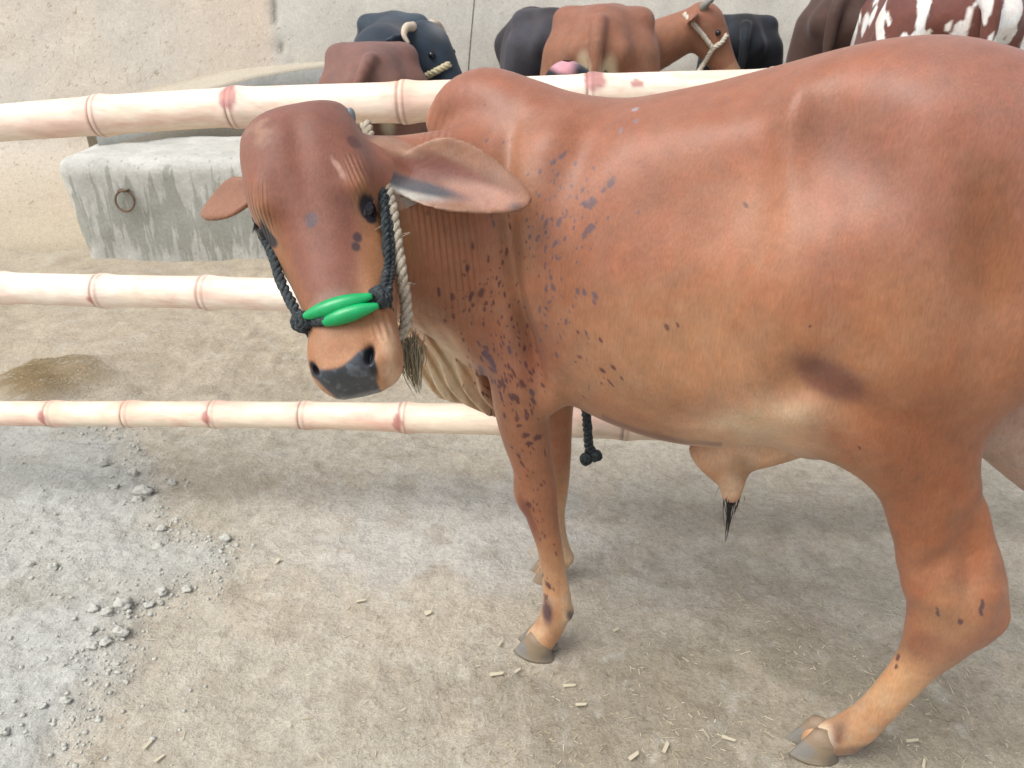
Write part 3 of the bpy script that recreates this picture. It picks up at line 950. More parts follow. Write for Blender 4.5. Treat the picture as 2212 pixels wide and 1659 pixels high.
EARN = ear(132, 116, -.085, e1, ux, eln * 1.07, .063, 1.15)
# move the near ear exactly to its base
eb2, et2 = pd(535, 375, 1.30), pd(420, 424, 1.345)
EARF = ear(112, -138, -.10, et2 - pd(548, 366, 1.29), pd(480, 330, 1.30) - pd(480, 430, 1.28), .150, .037, 1.0)
# poll roll, brows, cheek, jaw, muzzle relief
hg(70, -60, .0, (.035, .03, .04), -0.0068)
hg(225, -118, -.01, (.02, .045, .05), -0.0136)
hg(215, 106, -.01, (.02, .045, .05), -0.0170)
hg(262, -135, -.035, (.022, .022, .03), 0.0170)
hg(255, 118, -.035, (.022, .024, .03), 0.0170)
hg(330, -110, -.02, (.016, .04, .03), 0.0102)
hg(330, 98, -.02, (.016, .05, .03), 0.0119)
hg(250, -10, .02, (.05, .06, .03), 0.0068)
hg(420, -14, .0, (.028, .09, .02), -0.0068)
hg(410, 92, -.05, (.02, .05, .04), -0.0085)
hg(500, 60, -.02, (.012, .05, .03), 0.0068)
hg(545, 85, -.03, (.02, .03, .04), -0.0085)
hg(560, -75, -.03, (.02, .03, .04), -0.0068)
hg(610, -17, .0, (.05, .012, .02), -0.0051)
hg(645, 30, -.03, (.06, .012, .02), 0.0068)
B.gauss(HP(640, -10, -.075), (.06, .008, .03), .007, HAX)
hg(228, 96, .0, (.028, .012, .03), -.006)
hg(236, -112, .0, (.024, .012, .03), -.005)
hg(120, -14, .02, (.012, .07, .03), .005)
hg(110, -70, .02, (.035, .05, .03), -.005)
hg(110, 50, .02, (.035, .05, .03), -.005)
hg(300, 62, .0, (.014, .05, .03), .006)
hg(300, -78, .0, (.014, .05, .03), .005)
hg(380, 100, -.06, (.02, .05, .03), -.006)
hg(455, 70, -.01, (.010, .035, .03), -.005)
# nostrils
def nostril(t, x, n_, ang_, r1, r2):
    ax = (math.cos(ang_) * hx + math.sin(ang_) * h1, -math.sin(ang_) * hx + math.cos(ang_) * h1, hn)
    B.ell(HP(t, x, n_), (r1, r2, .022), axes=ax, k=.008, cut=True)
nostril(592, 44, -.003, R(-66), .016, .0065)
nostril(594, -72, -.012, R(62), .011, .005)
# chin / jaw angle, throat
B.chain([[*HP(330, 20, -.16), .05], [*HP(470, 10, -.125), .04], [*HP(590, 0, -.095), .036]], k=.03)

vs, q = B.mesh(2)
del B
me0 = mesh_np('calf_coarse', vs, q)
me = subdivided(me0, 1)
vs = verts_of(me); nr = normals_of(me)
# ---------------- coat colours, with some body light and shade, painted onto the hide
pu, pv, pw_ = proj(vs)
s_, l_, z_ = loc(vs)
hd = vs - HA
ht, hxx, hnn = hd @ h1 / K, hd @ hx / K, hd @ hn
near = sstep(-.06, .02, l_)
is_head = sstep(-.21, -.13, hnn) * sstep(0.03, 0, np.maximum(np.abs(hxx) * K - .118, 0)) * sstep(-80, -50, ht) * (ht < 690) * sstep(1.42, 1.34, pw_)
n_big = noise3(vs, 3.0, 3); n_mid = noise3(vs, 11, 3); n_fin = noise3(vs, 60, 2)
n_dir = noise3(vs * np.array([1, 1, .35]), 70, 2)
BR = lin(158, 92, 66); RED = lin(140, 74, 58); PUR = lin(140, 88, 80); TAN = lin(186, 138, 98); CREAM = lin(208, 186, 152); DARK = lin(52, 46, 50); ORG = lin(160, 92, 52)
col = np.tile(BR, (len(vs), 1))
def blob(u, v, lat, ru, rv, colr, amt=1.0, rot=0, soft=.6, nz=.35, depth=.2, front=True):
    global col
    p = P(u, v, lat); sc = FPX / proj(p)[2]
    du, dv = (pu - u), (pv - v)
    a, b = du * math.cos(rot) + dv * math.sin(rot), -du * math.sin(rot) + dv * math.cos(rot)
    r = np.sqrt((a / ru) ** 2 + (b / rv) ** 2) + nz * n_mid
    w = sstep(1 + soft, 1 - soft, r) * amt * sstep(depth * 1.3, depth * .7, np.abs((vs - p) @ (ray(u, v) / np.linalg.norm(ray(u, v)))))
    col = lay(col, w, colr)
# broad coat zones, painted body shading among them
col = lay(col, sstep(-.1, .5, n_big) * .15, ORG)
col = lay(col, sstep(1.08, 1.32, z_ + .05 * n_mid) * .35 * (1 - is_head), RED)
col = lay(col, sstep(.55, .95, s_ + .12 * n_mid) * sstep(.95, 1.2, z_) * .45, PUR)  # purplish sky reflection on the upper rump, painted into the colour
blob(1450, 790, .2, 280, 170, lin(178, 124, 90), .5)
blob(1250, 500, .18, 200, 260, RED, .25)
blob(1660, 560, .24, 140, 170, lin(170, 104, 76), .4)  # light on the bulge of the abdomen, painted as a paler patch
blob(2000, 720, .2, 230, 190, lin(156, 92, 60), .4)
blob(1900, 700, .24, 130, 90, lin(166, 102, 72), .35)
blob(2010, 1020, .16, 130, 200, lin(134, 68, 40), .7)
blob(1790, 560, .24, 60, 200, RED, .2)
blob(1840, 335, .2, 150, 60, lin(124, 70, 52), .5, rot=.6)  # diagonal band of shade on the flank, painted darker
blob(2140, 510, .2, 80, 130, lin(134, 72, 40), .6)  # shade in the hollow of the rear thigh, painted in
blob(1120, 560, .17, 40, 260, lin(176, 118, 88), .35)  # lit side of the groove behind the shoulder, painted paler
blob(1120, 760, .15, 90, 90, RED, .5)
# stifle fold stain
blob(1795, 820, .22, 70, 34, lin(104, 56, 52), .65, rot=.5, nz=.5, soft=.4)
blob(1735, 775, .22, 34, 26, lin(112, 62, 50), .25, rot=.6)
# pale underparts
col = lay(col, sstep(.80, .66, z_ + .03 * n_mid) * sstep(.42, .52, s_) * sstep(.86, .70, s_) * .55 * sstep(.26, .2, np.abs(l_)), TAN)
blob(1640, 915, .2, 150, 50, lin(206, 178, 144), .75, rot=-.05)
blob(1640, 975, .05, 170, 34, lin(196, 160, 128), .85, rot=-.15)
blob(1580, 1052, .0, 26, 26, lin(200, 172, 142), .7)
blob(1600, 1010, .0, 26, 24, lin(140, 118, 92), .6)
col = lay(col, sstep(.0, -.06, l_) * sstep(.95, .7, z_) * sstep(.75, .9, s_) * .9, lin(190, 164, 146))
# dewlap and throat
dw = sstep(1.0, .86, z_) * sstep(.06, -.05, s_) * (1 - is_head) * (pw_ > 1.3) * sstep(992, 950, pu - (pv - 700) * .55)
col = lay(col, dw * .95, lin(206, 182, 150))
col = lay(col, dw * sstep(.80, .98, z_) * .35, lin(180, 142, 108))
dw2 = sstep(24, -14, np.abs(pu - (1000 + (pv - 800) * .55)) - 24) * sstep(690, 740, pv) * sstep(940, 900, pv) * sstep(.12, .06, s_)
col = lay(col, dw2 * .5, CREAM)
# legs paler inside / lower
low = sstep(.44, .2, z_)
col = lay(col, low * .7, lin(192, 146, 106))
col = lay(col, low * sstep(0, .5, (pu - 1206) / 30) * (s_ < .4) * .6, lin(202, 170, 132))
blob(1160, 1370, .1, 26, 20, lin(204, 170, 134), .9)
blob(1182, 1322, .1, 12, 30, lin(70, 52, 62), .9, rot=-.15)
blob(1232, 1330, .1, 9, 12, DARK, .9)
blob(1140, 1120, .1, 10, 46, lin(110, 52, 44), .7, rot=-.35)
blob(1806, 1588, .15, 22, 44, lin(112, 68, 56), .85, rot=.5)
blob(1775, 1592, .15, 24, 34, lin(208, 186, 156), .95)
blob(1850, 1622, .15, 60, 12, lin(112, 86, 70), .8, rot=-.1)
blob(1990, 1395, .15, 50, 26, lin(134, 76, 58), .6, rot=-.3)
blob(1930, 1480, .15, 60, 60, lin(190, 148, 106), .6)
blob(2060, 1330, .15, 60, 60, lin(168, 112, 80), .6)
# hump + wither shading of hide, neck
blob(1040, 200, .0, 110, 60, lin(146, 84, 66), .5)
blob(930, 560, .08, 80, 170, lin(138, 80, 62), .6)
# darker line along the lower belly outline
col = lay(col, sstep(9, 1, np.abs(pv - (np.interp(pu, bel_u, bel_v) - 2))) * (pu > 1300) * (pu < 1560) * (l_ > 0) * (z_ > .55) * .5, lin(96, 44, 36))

# head colouring
HR, HL = lin(130, 72, 57), lin(160, 98, 62)
def hcol(w, c):
    global col
    col = lay(col, np.clip(w, 0, 1) * is_head, c)
hcol(np.ones(len(vs)), lin(138, 78, 60))
mid_x = -12.0
hcol(sstep(125, 60, np.abs(hxx - mid_x) * 1.0 + np.maximum(ht - 250, 0) * .18 + 18 * n_mid) * sstep(560, 430, ht) * .9, HR)
hcol(sstep(200, 40, ht + 20 * n_mid) * .35, lin(124, 74, 64))
hcol(sstep(55, 118, np.abs(hxx - mid_x) + 14 * n_mid + np.maximum(ht - 300, 0) * .16) * sstep(160, 300, ht) * .85, HL)
hcol(sstep(400, 560, ht + 25 * n_mid) * .85, lin(170, 108, 76))
hcol(sstep(40, 10, np.hypot((ht - 470) / 1.0, (hxx + 8) * .6)) * .55, lin(132, 108, 98))
hcol(sstep(560, 640, ht) * .5, lin(200, 150, 112))
def hspot(t, x, rt_, rx_, c, amt=1, soft=.4, rot=0, nz=.25, nmin=-.09):
    dt, dx = ht - t, hxx - x
    a_, b_ = dt * math.cos(rot) + dx * math.sin(rot), -dt * math.sin(rot) + dx * math.cos(rot)
    hcol(sstep(1 + soft, 1 - soft, np.hypot(a_ / rt_, b_ / rx_) + nz * n_fin) * amt * (hnn > nmin), c)
# muzzle pad
pad = np.maximum(np.maximum(-76 + .62 * np.maximum(ht - 606, 0) - hxx, hxx - 40), 0) / 7 + np.maximum((602 + 10 * np.cos((hxx + 22) / 40 * 1.9) - .16 * (hxx + 20) - 0) - ht, 0) / 9
hcol(sstep(1.15, .1, pad + .10 * n_fin) * (hnn > -.085) * (ht < 680), lin(62, 66, 70))
hcol(sstep(1.15, .1, pad + .10 * n_fin) * (hnn > -.085) * (ht < 680) * sstep(.05, .4, noise3(vs, 95, 2)) * .5, lin(104, 110, 114))
hspot(594, 44, 23, 10, lin(30, 31, 34), 1, .35, -.3)
hspot(612, 44, 26, 9, lin(38, 40, 44), 1, .35, .1)
hspot(595, -76, 19, 9, lin(30, 31, 34), 1, .35, .2)
hspot(575, 88, 34, 18, lin(206, 172, 136), .6, .6)
hspot(640, 82, 24, 18, lin(208, 180, 150), .7, .6)
# eyes: dark lids and pale rims
EYL = (258, -142); EYR = (252, 122)
hspot(262, -134, 36, 22, lin(180, 130, 88), .25, .5)
hspot(258, 100, 44, 22, lin(180, 130, 88), .2, .5)
hspot(262, -138, 25, 15, lin(22, 22, 26), 1, .25, .5, nmin=-.16)
hspot(278, -126, 22, 9, lin(26, 26, 30), 1, .3, .55, nmin=-.16)
hspot(260, 98, 28, 17, lin(28, 29, 36), 1, .25, -.25, nmin=-.16)
hspot(282, 98, 14, 9, lin(34, 33, 38), 1, .3, -.4, nmin=-.16)
for t, x, r_, c_ in ((281, -20, 12, lin(98, 80, 82)), (330, 64, 9, lin(60, 44, 48)), (352, 58, 9, lin(64, 46, 48)), (512, 8, 9, lin(110, 66, 50)), (120, 98, 13, lin(96, 52, 46)), (290, -24, 7, lin(94, 78, 80))):
    hspot(t, x, r_ * 1.25, r_, c_, .9, .35)
hspot(70, -85, 26, 20, lin(176, 140, 112), .35, .8, nz=1.5)
hspot(190, 60, 26, 5, lin(196, 150, 130), .5, .6, .35, nz=1.0)

# ears: pale rim, pink hollow with a grey streak
def ear_paint(E_, ln, wmax, nearer):
    global col
    o, e1, e2, e3 = E_
    d = vs - o
    a_, b_, c_ = d @ e1 / ln, d @ e2 / wmax, d @ e3
    lift = c_ - 4.2 * (b_ * wmax) ** 2
    on = sstep(-.06, .03, a_) * (a_ < 1.08) * (np.abs(b_) < 1.35) * (np.abs(lift + .006) < .022) * (1 if not nearer else (pw_ < 1.345))
    inner = on * (nr @ e3 > .05)
    col = lay(col, on * 1.0, lin(140, 84, 62))
    if nearer:
        col = lay(col, inner * .9, lin(152, 106, 84))
        def eb_(a0, b0, ra, rb, c0, amt, rot=0, soft=.6):
            global col
            x, y = (a_ - a0) * ln / wmax, b_ - b0
            p_, q_ = x * math.cos(rot) + y * math.sin(rot), -x * math.sin(rot) + y * math.cos(rot)
            col = lay(col, inner * amt * sstep(1 + soft, 1 - soft, np.hypot(p_ / ra, q_ / rb) + .3 * n_mid), c0)
        eb_(.16, .45, .75, .35, lin(174, 136, 106), .9)
        eb_(.42, .16, 1.9, .36, lin(112, 48, 34), .95, -.06)
        eb_(.45, .42, 1.0, .16, lin(118, 58, 44), .7, -.25)
        eb_(.72, -.25, 1.0, .30, lin(170, 118, 100), .8, -.1)
        eb_(.27, -.62, .95, .27, lin(172, 166, 154), .95, .12)
        eb_(.31, -.34, 1.15, .20, lin(62, 64, 70), .9, -.05, .5)
        eb_(.05, -.1, .25, .3, lin(96, 66, 56), .7)
        eb_(.93, -.45, .2, .2, lin(92, 88, 84), .8)
        rim = on * sstep(.82, 1.05, np.abs(b_) / np.interp(a_, [0, .12, .25, .4, .55, .7, .85, .95, 1], [.36, .5, .78, .98, 1, .84, .58, .34, .2]))
        col = lay(col, rim * .6, lin(150, 104, 82))
    else:
        col = lay(col, on * sstep(.7, 1.0, a_) * .5, lin(150, 96, 76))
    return on
on1 = ear_paint(EARN, eln * 1.07, .063, True)
on2 = ear_paint(EARF, .150, .037, False)

# dark dried specks on shoulder, chest and leg (splashes with a shape of their own)
rs = np.random.RandomState(11)
SPK = []
def specks(n_, u, v, su, sv, r0, r1, ang_=R(-78), el=1.9, rot=0.0, c=(92, 66, 76)):
    for _ in range(n_):
        a_, b_ = rs.normal(0, su), rs.normal(0, sv)
        SPK.append((u + a_ * math.cos(rot) - b_ * math.sin(rot), v + a_ * math.sin(rot) + b_ * math.cos(rot), r0 + (r1 - r0) * rs.rand() ** 2.2, ang_ + rs.normal(0, .25), el * rs.uniform(.6, 1.3), c))
GRY, RDB = (98, 78, 80), (92, 46, 46)
for u, v, r_, ang_, el, c in [(1215, 335, 9, -.75, 2.6, GRY), (1195, 350, 8, -.75, 2.2, GRY), (1320, 395, 11, -1.0, 2.2, GRY), (1305, 408, 7, -1, 1.6, GRY), (1278, 438, 13, -.9, 1.4, GRY), (1262, 440, 6, -1, 1.4, GRY), (1276, 493, 11, -.9, 1.2, GRY), (1262, 508, 8, -1.2, 1.5, GRY), (1208, 480, 8, -1.3, 2, GRY), (1200, 525, 9, -1.2, 1.8, GRY), (1180, 482, 6, -1.2, 2, GRY), (1285, 638, 9, -1.9, 1.7, GRY), (1262, 632, 7, -1.9, 1.4, GRY), (1248, 630, 6, -1.9, 1.5, GRY), (1195, 620, 6, -1.9, 2, GRY), (1190, 600, 5, -1.7, 2, GRY), (1610, 442, 7, -2.2, 1.5, (104, 66, 58)), (1440, 706, 7, -2.0, 1.7, (104, 60, 52)), (1464, 702, 4, -2, 2, (104, 60, 52)), (1373, 262, 5, 0, 1, (124, 108, 108)), (1341, 283, 5, -1.2, 1.8, (128, 112, 114)), (1374, 236, 7, -.3, 2, (150, 142, 142)),
                           (1018, 640, 8, -1.2, 2.4, RDB), (1040, 632, 8, -1.2, 1.6, RDB), (948, 632, 6, -1.6, 1.8, RDB), (978, 640, 7, -1.6, 1.4, RDB), (1010, 580, 7, -1.5, 1.8, RDB), (1055, 560, 5, -1.5, 2, RDB), (1062, 780, 12, -2.0, 3.0, (88, 54, 66)), (1050, 765, 9, -2.0, 2, (88, 54, 66)), (1040, 800, 9, -1.9, 2, (90, 60, 72)), (1100, 755, 8, -1.8, 2, (96, 60, 70)), (1130, 830, 10, -2.2, 2, RDB), (1112, 858, 8, -2.3, 2, RDB), (1150, 850, 8, -2.0, 1.6, (86, 58, 62)), (1135, 940, 7, 0, 1.2, RDB), (1162, 945, 8, -.5, 1.6, RDB), (1143, 958, 6, 0, 1.6, RDB), (1120, 920, 5, 0, 1.5, RDB), (1120, 985, 5, -2.2, 3, RDB), (1128, 1002, 5, -2.2, 3, RDB), (1142, 1090, 7, -2, 1.8, (104, 50, 44)), (1170, 1245, 5, -1.2, 2, RDB), (1183, 1262, 7, -2.2, 2, RDB), (1178, 1290, 4, -1.5, 3, RDB),
                           (1318, 826, 5, -2.3, 5, RDB), (1300, 800, 4, -2.3, 2.5, RDB), (1325, 795, 5, -2.2, 2.4, RDB), (1298, 735, 4, -2.1, 2.4, RDB), (2026, 1325, 8, -1.9, 1.9, (84, 52, 58)), (2075, 1342, 6, -1.4, 1.2, (90, 56, 60)), (2122, 1305, 8, -1.5, 2.3, (78, 52, 58)), (2118, 1322, 6, -2.0, 2, (78, 52, 58)), (1940, 1420, 5, -1.3, 2, RDB), (1936, 1440, 4, -1.3, 1.6, RDB), (1750, 705, 3, -1, 1.2, RDB), (1857, 968, 4, -2, 1.8, RDB)]:
    SPK.append((u, v, r_, ang_, el, c))
specks(26, 1205, 400, 36, 44, 2, 5, R(-70), 2, c=GRY)
specks(34, 1215, 480, 48, 48, 2, 5, R(-75), 1.9, c=GRY)
specks(20, 1185, 560, 35, 50, 2.5, 5, R(-80), 2.0, c=GRY)
specks(16, 1215, 640, 45, 45, 2.5, 5, R(-105), 1.9, c=GRY)
specks(12, 1190, 720, 45, 40, 2, 4.5, R(-115), 2.2, c=GRY)
specks(40, 1030, 640, 46, 50, 1.8, 4.5, R(-85), 1.9, c=RDB)
specks(20, 1060, 690, 34, 34, 2.2, 5, R(-90), 1.9, c=RDB)
specks(60, 1075, 785, 36, 42, 2.2, 6, R(-115), 3.0, c=(92, 52, 58))
specks(46, 1125, 830, 34, 44, 2.0, 5.5, R(-115), 3.0, c=(92, 48, 48))
specks(12, 1130, 920, 26, 46, 2, 4, R(-110), 2.6, c=RDB)
specks(14, 1150, 1010, 16, 50, 2, 4, R(-108), 3.4, c=RDB)
specks(12, 1165, 1110, 14, 30, 1.8, 3.5, R(-105), 2.6, c=RDB)
specks(12, 1192, 1270, 14, 40, 1.5, 3, R(-95), 2.6, c=RDB)
specks(18, 1290, 790, 30, 40, 1.6, 3.6, R(-125), 2.6, c=RDB)
specks(12, 1110, 560, 25, 60, 2, 4, R(-85), 2.2, c=RDB)
specks(7, 1100, 300, 60, 40, 2, 4.5, R(-70), 1.8, c=(108, 76, 76))
specks(8, 1060, 460, 60, 12, 3, 6, R(-90), 2.4, c=(110, 68, 64))
sel = np.where((pu > 880) & (pu < 1480) & (pv > 200) & (pv < 1420) & (l_ > -.02) & (on1 < .2) & (pw_ > 1.2) & (is_head < .3) | (pu > 1480) & (l_ > .05))[0]
su_, sv_ = pu[sel], pv[sel]
warp = noise3(vs[sel], 120, 2); warp2 = noise3(vs[sel] + 3.1, 260, 1)
facing = (nr[sel] @ EL) > -.3
SPK = [(u, v, r_ * (.82 if r_ > 6 else .95), a_, e_ * 1.1, c) for u, v, r_, a_, e_, c in SPK]
for u, v, r_, ang_, el, c in SPK:
    m = np.where((np.abs(su_ - u) < r_ * 5) & (np.abs(sv_ - v) < r_ * 5) & facing)[0]
    if not len(m): continue
    du, dv = su_[m] - u, sv_[m] - v
    a_, b_ = du * math.cos(ang_) + dv * math.sin(ang_), -du * math.sin(ang_) + dv * math.cos(ang_)
    w = sstep(1.25, .65, np.hypot(a_ / (r_ * math.sqrt(el) * 1.15), b_ / (r_ / math.sqrt(el) * 1.1)) + .45 * warp[m] + .25 * warp2[m]) * .9
    ii = sel[m]
    col[ii] = col[ii] * (1 - w[:, None]) + lin(*c) * w[:, None]
col *= (1 + .05 * n_dir)[:, None]
sat_ = (col.max(1) - col.min(1)) / np.maximum(col.max(1), 1e-3)
k_ = sstep(1.55, 2.9, col[:, 0] / np.maximum(col[:, 1], 1e-3))[:, None]
col *= np.array([.83, 1.10, 1.13]) * k_ + np.array([.93, .95, .98]) * (1 - k_)

dust = sstep(.1, .6, noise3(vs, 6, 4)) * sstep(.1, .5, noise3(vs + 4, 38, 3) + .2)
col = lay(col, dust * .22 * (1 - is_head) * sstep(.5, .9, s_), lin(170, 146, 118))
col = lay(col, sstep(.35, .05, z_) * sstep(.0, .5, noise3(vs, 30, 3)) * .4, lin(170, 156, 136))
# skin wrinkles (phase + strength) for the bump
low_ = None
wr = np.zeros(len(vs)); wmk = np.zeros(len(vs))
def wrinkle(mask, phase):
    global wr, wmk
    better = mask > wmk
    wr = np.where(better, phase, wr); wmk = np.maximum(wmk, mask)
off_head = (1 - is_head) * (1 - np.clip(on1, 0, 1))
nm = off_head * sstep(840, 880, pu) * sstep(1075, 1000, pu - .12 * (pv - 500)) * sstep(410, 450, pv) * sstep(760, 640, pv) * (pw_ < 1.7)
ph = (pu - .10 * (pv - 560) * np.sign(1) + 9 * n_big) * 2 * math.pi / 13.5
wrinkle(nm * (.55 + .6 * n_mid), ph)
nm = off_head * sstep(900, 925, pu) * sstep(1075, 1010, pu) * sstep(225, 255, pv + .0 * pu) * sstep(345, 300, pv)
wrinkle(nm * sstep(1000, 930, pu) * (.2 + .4 * n_mid), (pu + .28 * (pv - 280) + 6 * n_big) * 2 * math.pi / 15.0)
for sx, x0 in ((1, 100), (-1, -126)):
    m_ = is_head * sstep(60, 25, np.abs(ht - (205 if sx > 0 else 225))) * sstep(34, 14, np.abs(hxx - x0))
    wrinkle(m_ * .4, (hxx - sx * .35 * (ht - 200) * .6 + 4 * n_mid) * 2 * math.pi / 10)
m_ = is_head * sstep(470, 500, ht) * sstep(580, 540, ht) * sstep(50, 75, hxx)
wrinkle(m_ * .5, (hxx - .1 * ht) * 2 * math.pi / 14)
m_ = 0 * off_head * sstep(1185, 1165, pu) * sstep(1090, 1120, pu) * sstep(770, 800, pv) * sstep(870, 850, pv) * (l_ > .08)
wrinkle(m_ * .35, (pu * .5 + pv * .9 + 8 * n_mid) * 2 * math.pi / 10)

wrinkle(dw * sstep(.98, .9, z_) * 1.6, (pu * .84 - pv * .54 + 7 * n_mid) * 2 * math.pi / 25)
rgh = np.full(len(vs), .44)
padm = sstep(1.15, .1, pad + .10 * n_fin) * (hnn > -.085) * (ht < 680) * is_head
rgh = rgh * (1 - padm) + .34 * padm
rgh = rgh + .06 * n_mid + .10 * is_head * (1 - padm)
set_col(me, np.clip(col, 0.004, 1))
set_val(me, wr, 'wr'); set_val(me, wmk, 'wm'); set_val(me, np.clip(rgh, .15, .9), 'rgh')
hide_m = fur_material('calf_hide', 1.0, True)
base_c = L(.45, 0, 0)
calf = empty('calf', base_c, 'reddish brown humped calf in front of the bamboo fence, head turned to the camera', 'calf')
put('body', me, hide_m, calf)
bpy.data.meshes.remove(me0)

# eyes, lashes, horn buds
bm_calf = bpy.data.objects['body'].data
fq = np.zeros(len(bm_calf.loops), np.int32); bm_calf.loops.foreach_get('vertex_index', fq)
CALF_BVH = BVHTree.FromPolygons((verts_of(bm_calf) + np.array(calf.location)).tolist(), fq.reshape(-1, 4).tolist())
def hit(u, v, lift=0.0, fallback=None):
    r = ray(u, v); rn = r / np.linalg.norm(r)
    h_ = CALF_BVH.ray_cast(Vector(CP), Vector(rn))
    if h_[0] is None or (fallback and abs(proj(np.array(h_[0]))[2] - fallback) > .12):
        return pd(u, v, fallback)
    return np.array(h_[0]) - rn * lift
eye_m = mat('eye_wet', (.008, .008, .012), .08, .5)
EYE_C = []
for (u, v, fb, sx, r_) in ((562, 496, 1.26, 1, .016), (797, 447, 1.25, -1, .018)):
    c_ = hit(u, v, 0, fb) - hn * (.0135 if sx > 0 else .010) + hx * sx * .008
    EYE_C.append(c_)
    put('eye', join_parts([ball_parts(c_, (r_,) * 3)], 'eye'), eye_m, calf)
lash_m = mat('lash', (.012, .012, .014), .6, .3)
for c_, sx, r_ in ((EYE_C[0], -1, .016),):
    lp_ = []
    for k in range(18 if sx < 0 else 7):
        f = k / 17
        an = R(-70 + 150 * f)
        p0 = c_ - h1 * r_ * .78 * math.cos(an) + hx * sx * r_ * (.55 + .0 * f) + hn * r_ * (.95 * math.sin(an) + .12)
        lp_.append(tube([p0, p0 + sx * .006 * hx - .002 * h1 + .003 * hn, p0 + sx * .010 * hx + .009 * h1 + .004 * hn], [.0011, .0009, .0003], 5))
    put('eyelashes', join_parts(lp_, 'eyelashes'), lash_m, calf)
lid_m = mat('eyelid_skin', lin(40, 34, 34), .6, .3)
ce = EYE_C[1]
lid = []
for sg in (1, -1):
    pts = [ce + hx * .0195 * math.cos(a_) * .35 + hn * .018 * (.55 + .45 * math.sin(a_)) - sg * h1 * .0150 * math.sin(a_) + h1 * .021 * -math.cos(a_) * .0 + (h1 * .55 + hx * -.5) * .018 * math.cos(a_) for a_ in np.linspace(0, math.pi, 14)]
    lid.append(tube(smooth_path(pts, 24), .0030 * np.sin(np.linspace(.35, math.pi - .35, 24)), 8))
put('eyelid', join_parts(lid, 'eyelid'), lid_m, calf)
horn_m = mat('horn_bud', A(112, 122, 126), .5, .4)
for px_, dpt, rr in (((758, 252), 1.305, .010),):
    p = pd(*px_, dpt)
    put('horn_bud', join_parts([ball_parts(p, (rr * .8, rr * .9, rr * 1.5), rs, .08)], 'horn_bud'), horn_m, calf)

# hooves: two claws each
hoof_m = mat('hoof_horn', rough=.6, spec=.35)
n = NT(hoof_m)
n.l(n.attr('Col').outputs['Color'], n.b.inputs['Base Color'])
n.l(n.bump(n.noise(n.coord((1, 1, 3)), 60, 4), .4, .004), n.b.inputs['Normal'])
def hoof(top, toe, lat_dir, wid, blue):
    """cloven hoof: from the coronet 'top' forward to the toe on the ground; the two claws touch behind and part at the toe"""
    top, toe = np.array(top), np.array(toe)
    fwd = toe - top; fwd[2] = 0; ln = np.linalg.norm(fwd); fwd /= ln
    sd = np.cross(EZ, fwd)
    parts = []
    for sgn in (-1, 1):
        vs_, nu, nvv = [], 20, 9
        for i in range(nvv + 1):
            f = i / nvv
            zz = top[2] * (1 - f) + toe[2] * f
            front, rear = .026 + (ln - .026) * f, -.025 - .014 * f
            c_ = top + fwd * (front + rear) / 2; c_[2] = zz
            for j in range(nu):
                a_ = 2 * math.pi * j / nu
                lx = (front - rear) / 2 * math.cos(a_)
                pinch = 1 - .55 * max(0, math.cos(a_)) ** 2 * f
                off = sgn * wid * (.40 + .06 * f + .05 * f * max(0, math.cos(a_)))
                q_ = c_ + fwd * lx + sd * (off + wid * .52 * math.sin(a_) * pinch * (1 + .1 * f))
                q_[2] += .012 * (1 - f) * math.cos(a_)
                vs_.append(q_)
        vs_ = np.array(vs_)
        q_ = [[i * nu + j, (i + 1) * nu + j, (i + 1) * nu + (j + 1) % nu, i * nu + (j + 1) % nu] for i in range(nvv) for j in range(nu)]
        vs_ = np.vstack([vs_, vs_[:nu].mean(0) + [0, 0, .022], vs_[-nu:].mean(0)])
        tr = [[nvv * nu + nu, j, (j + 1) % nu] for j in range(nu)] + [[nvv * nu + nu + 1, nvv * nu + (j + 1) % nu, nvv * nu + j] for j in range(nu)]
        parts.append((vs_, np.array(q_), np.array(tr)))
    m2 = join_parts(parts, 'hoof')
    v2 = verts_of(m2)
    f = np.clip((top[2] - v2[:, 2]) / (top[2] - toe[2]), 0, 1)
    al = (v2 - top) @ fwd / ln
    c2 = np.tile(lin(134, 118, 96), (len(v2), 1))
    c2 = lay(c2, sstep(.30, .1, f), lin(134, 116, 96))
    c2 = lay(c2, sstep(.1, -.3, al) * sstep(.3, .6, f) * .8, lin(100, 92, 84))
    nn_ = noise3(v2, 40, 3)
    c2 = lay(c2, sstep(.55, .85, al + .5 * nn_ + blue - .5) * sstep(.15, .35, f) * .5, lin(104, 116, 124))
    c2 = lay(c2, sstep(.75, 1, f + .3 * nn_) * .7, lin(146, 136, 118))
    set_col(m2, c2)
    put('hoof', m2, hoof_m, calf)
hoof(P(1170, 1372, .10) + np.array([0, 0, .004]), gp(1114, 1392), EL, .041, .8)
hoof(P(1182, 1232, -.163) + np.array([0, 0, .004]), gp(1146, 1246), EL, .044, .4)
hoof(P(1776, 1592, .15) + np.array([0, 0, .02]), gp(1698, 1612), EL, .040, .75)
hoof(L(1.39, -.14, .062), L(1.30, -.14, -.002), EL, .046, .3)

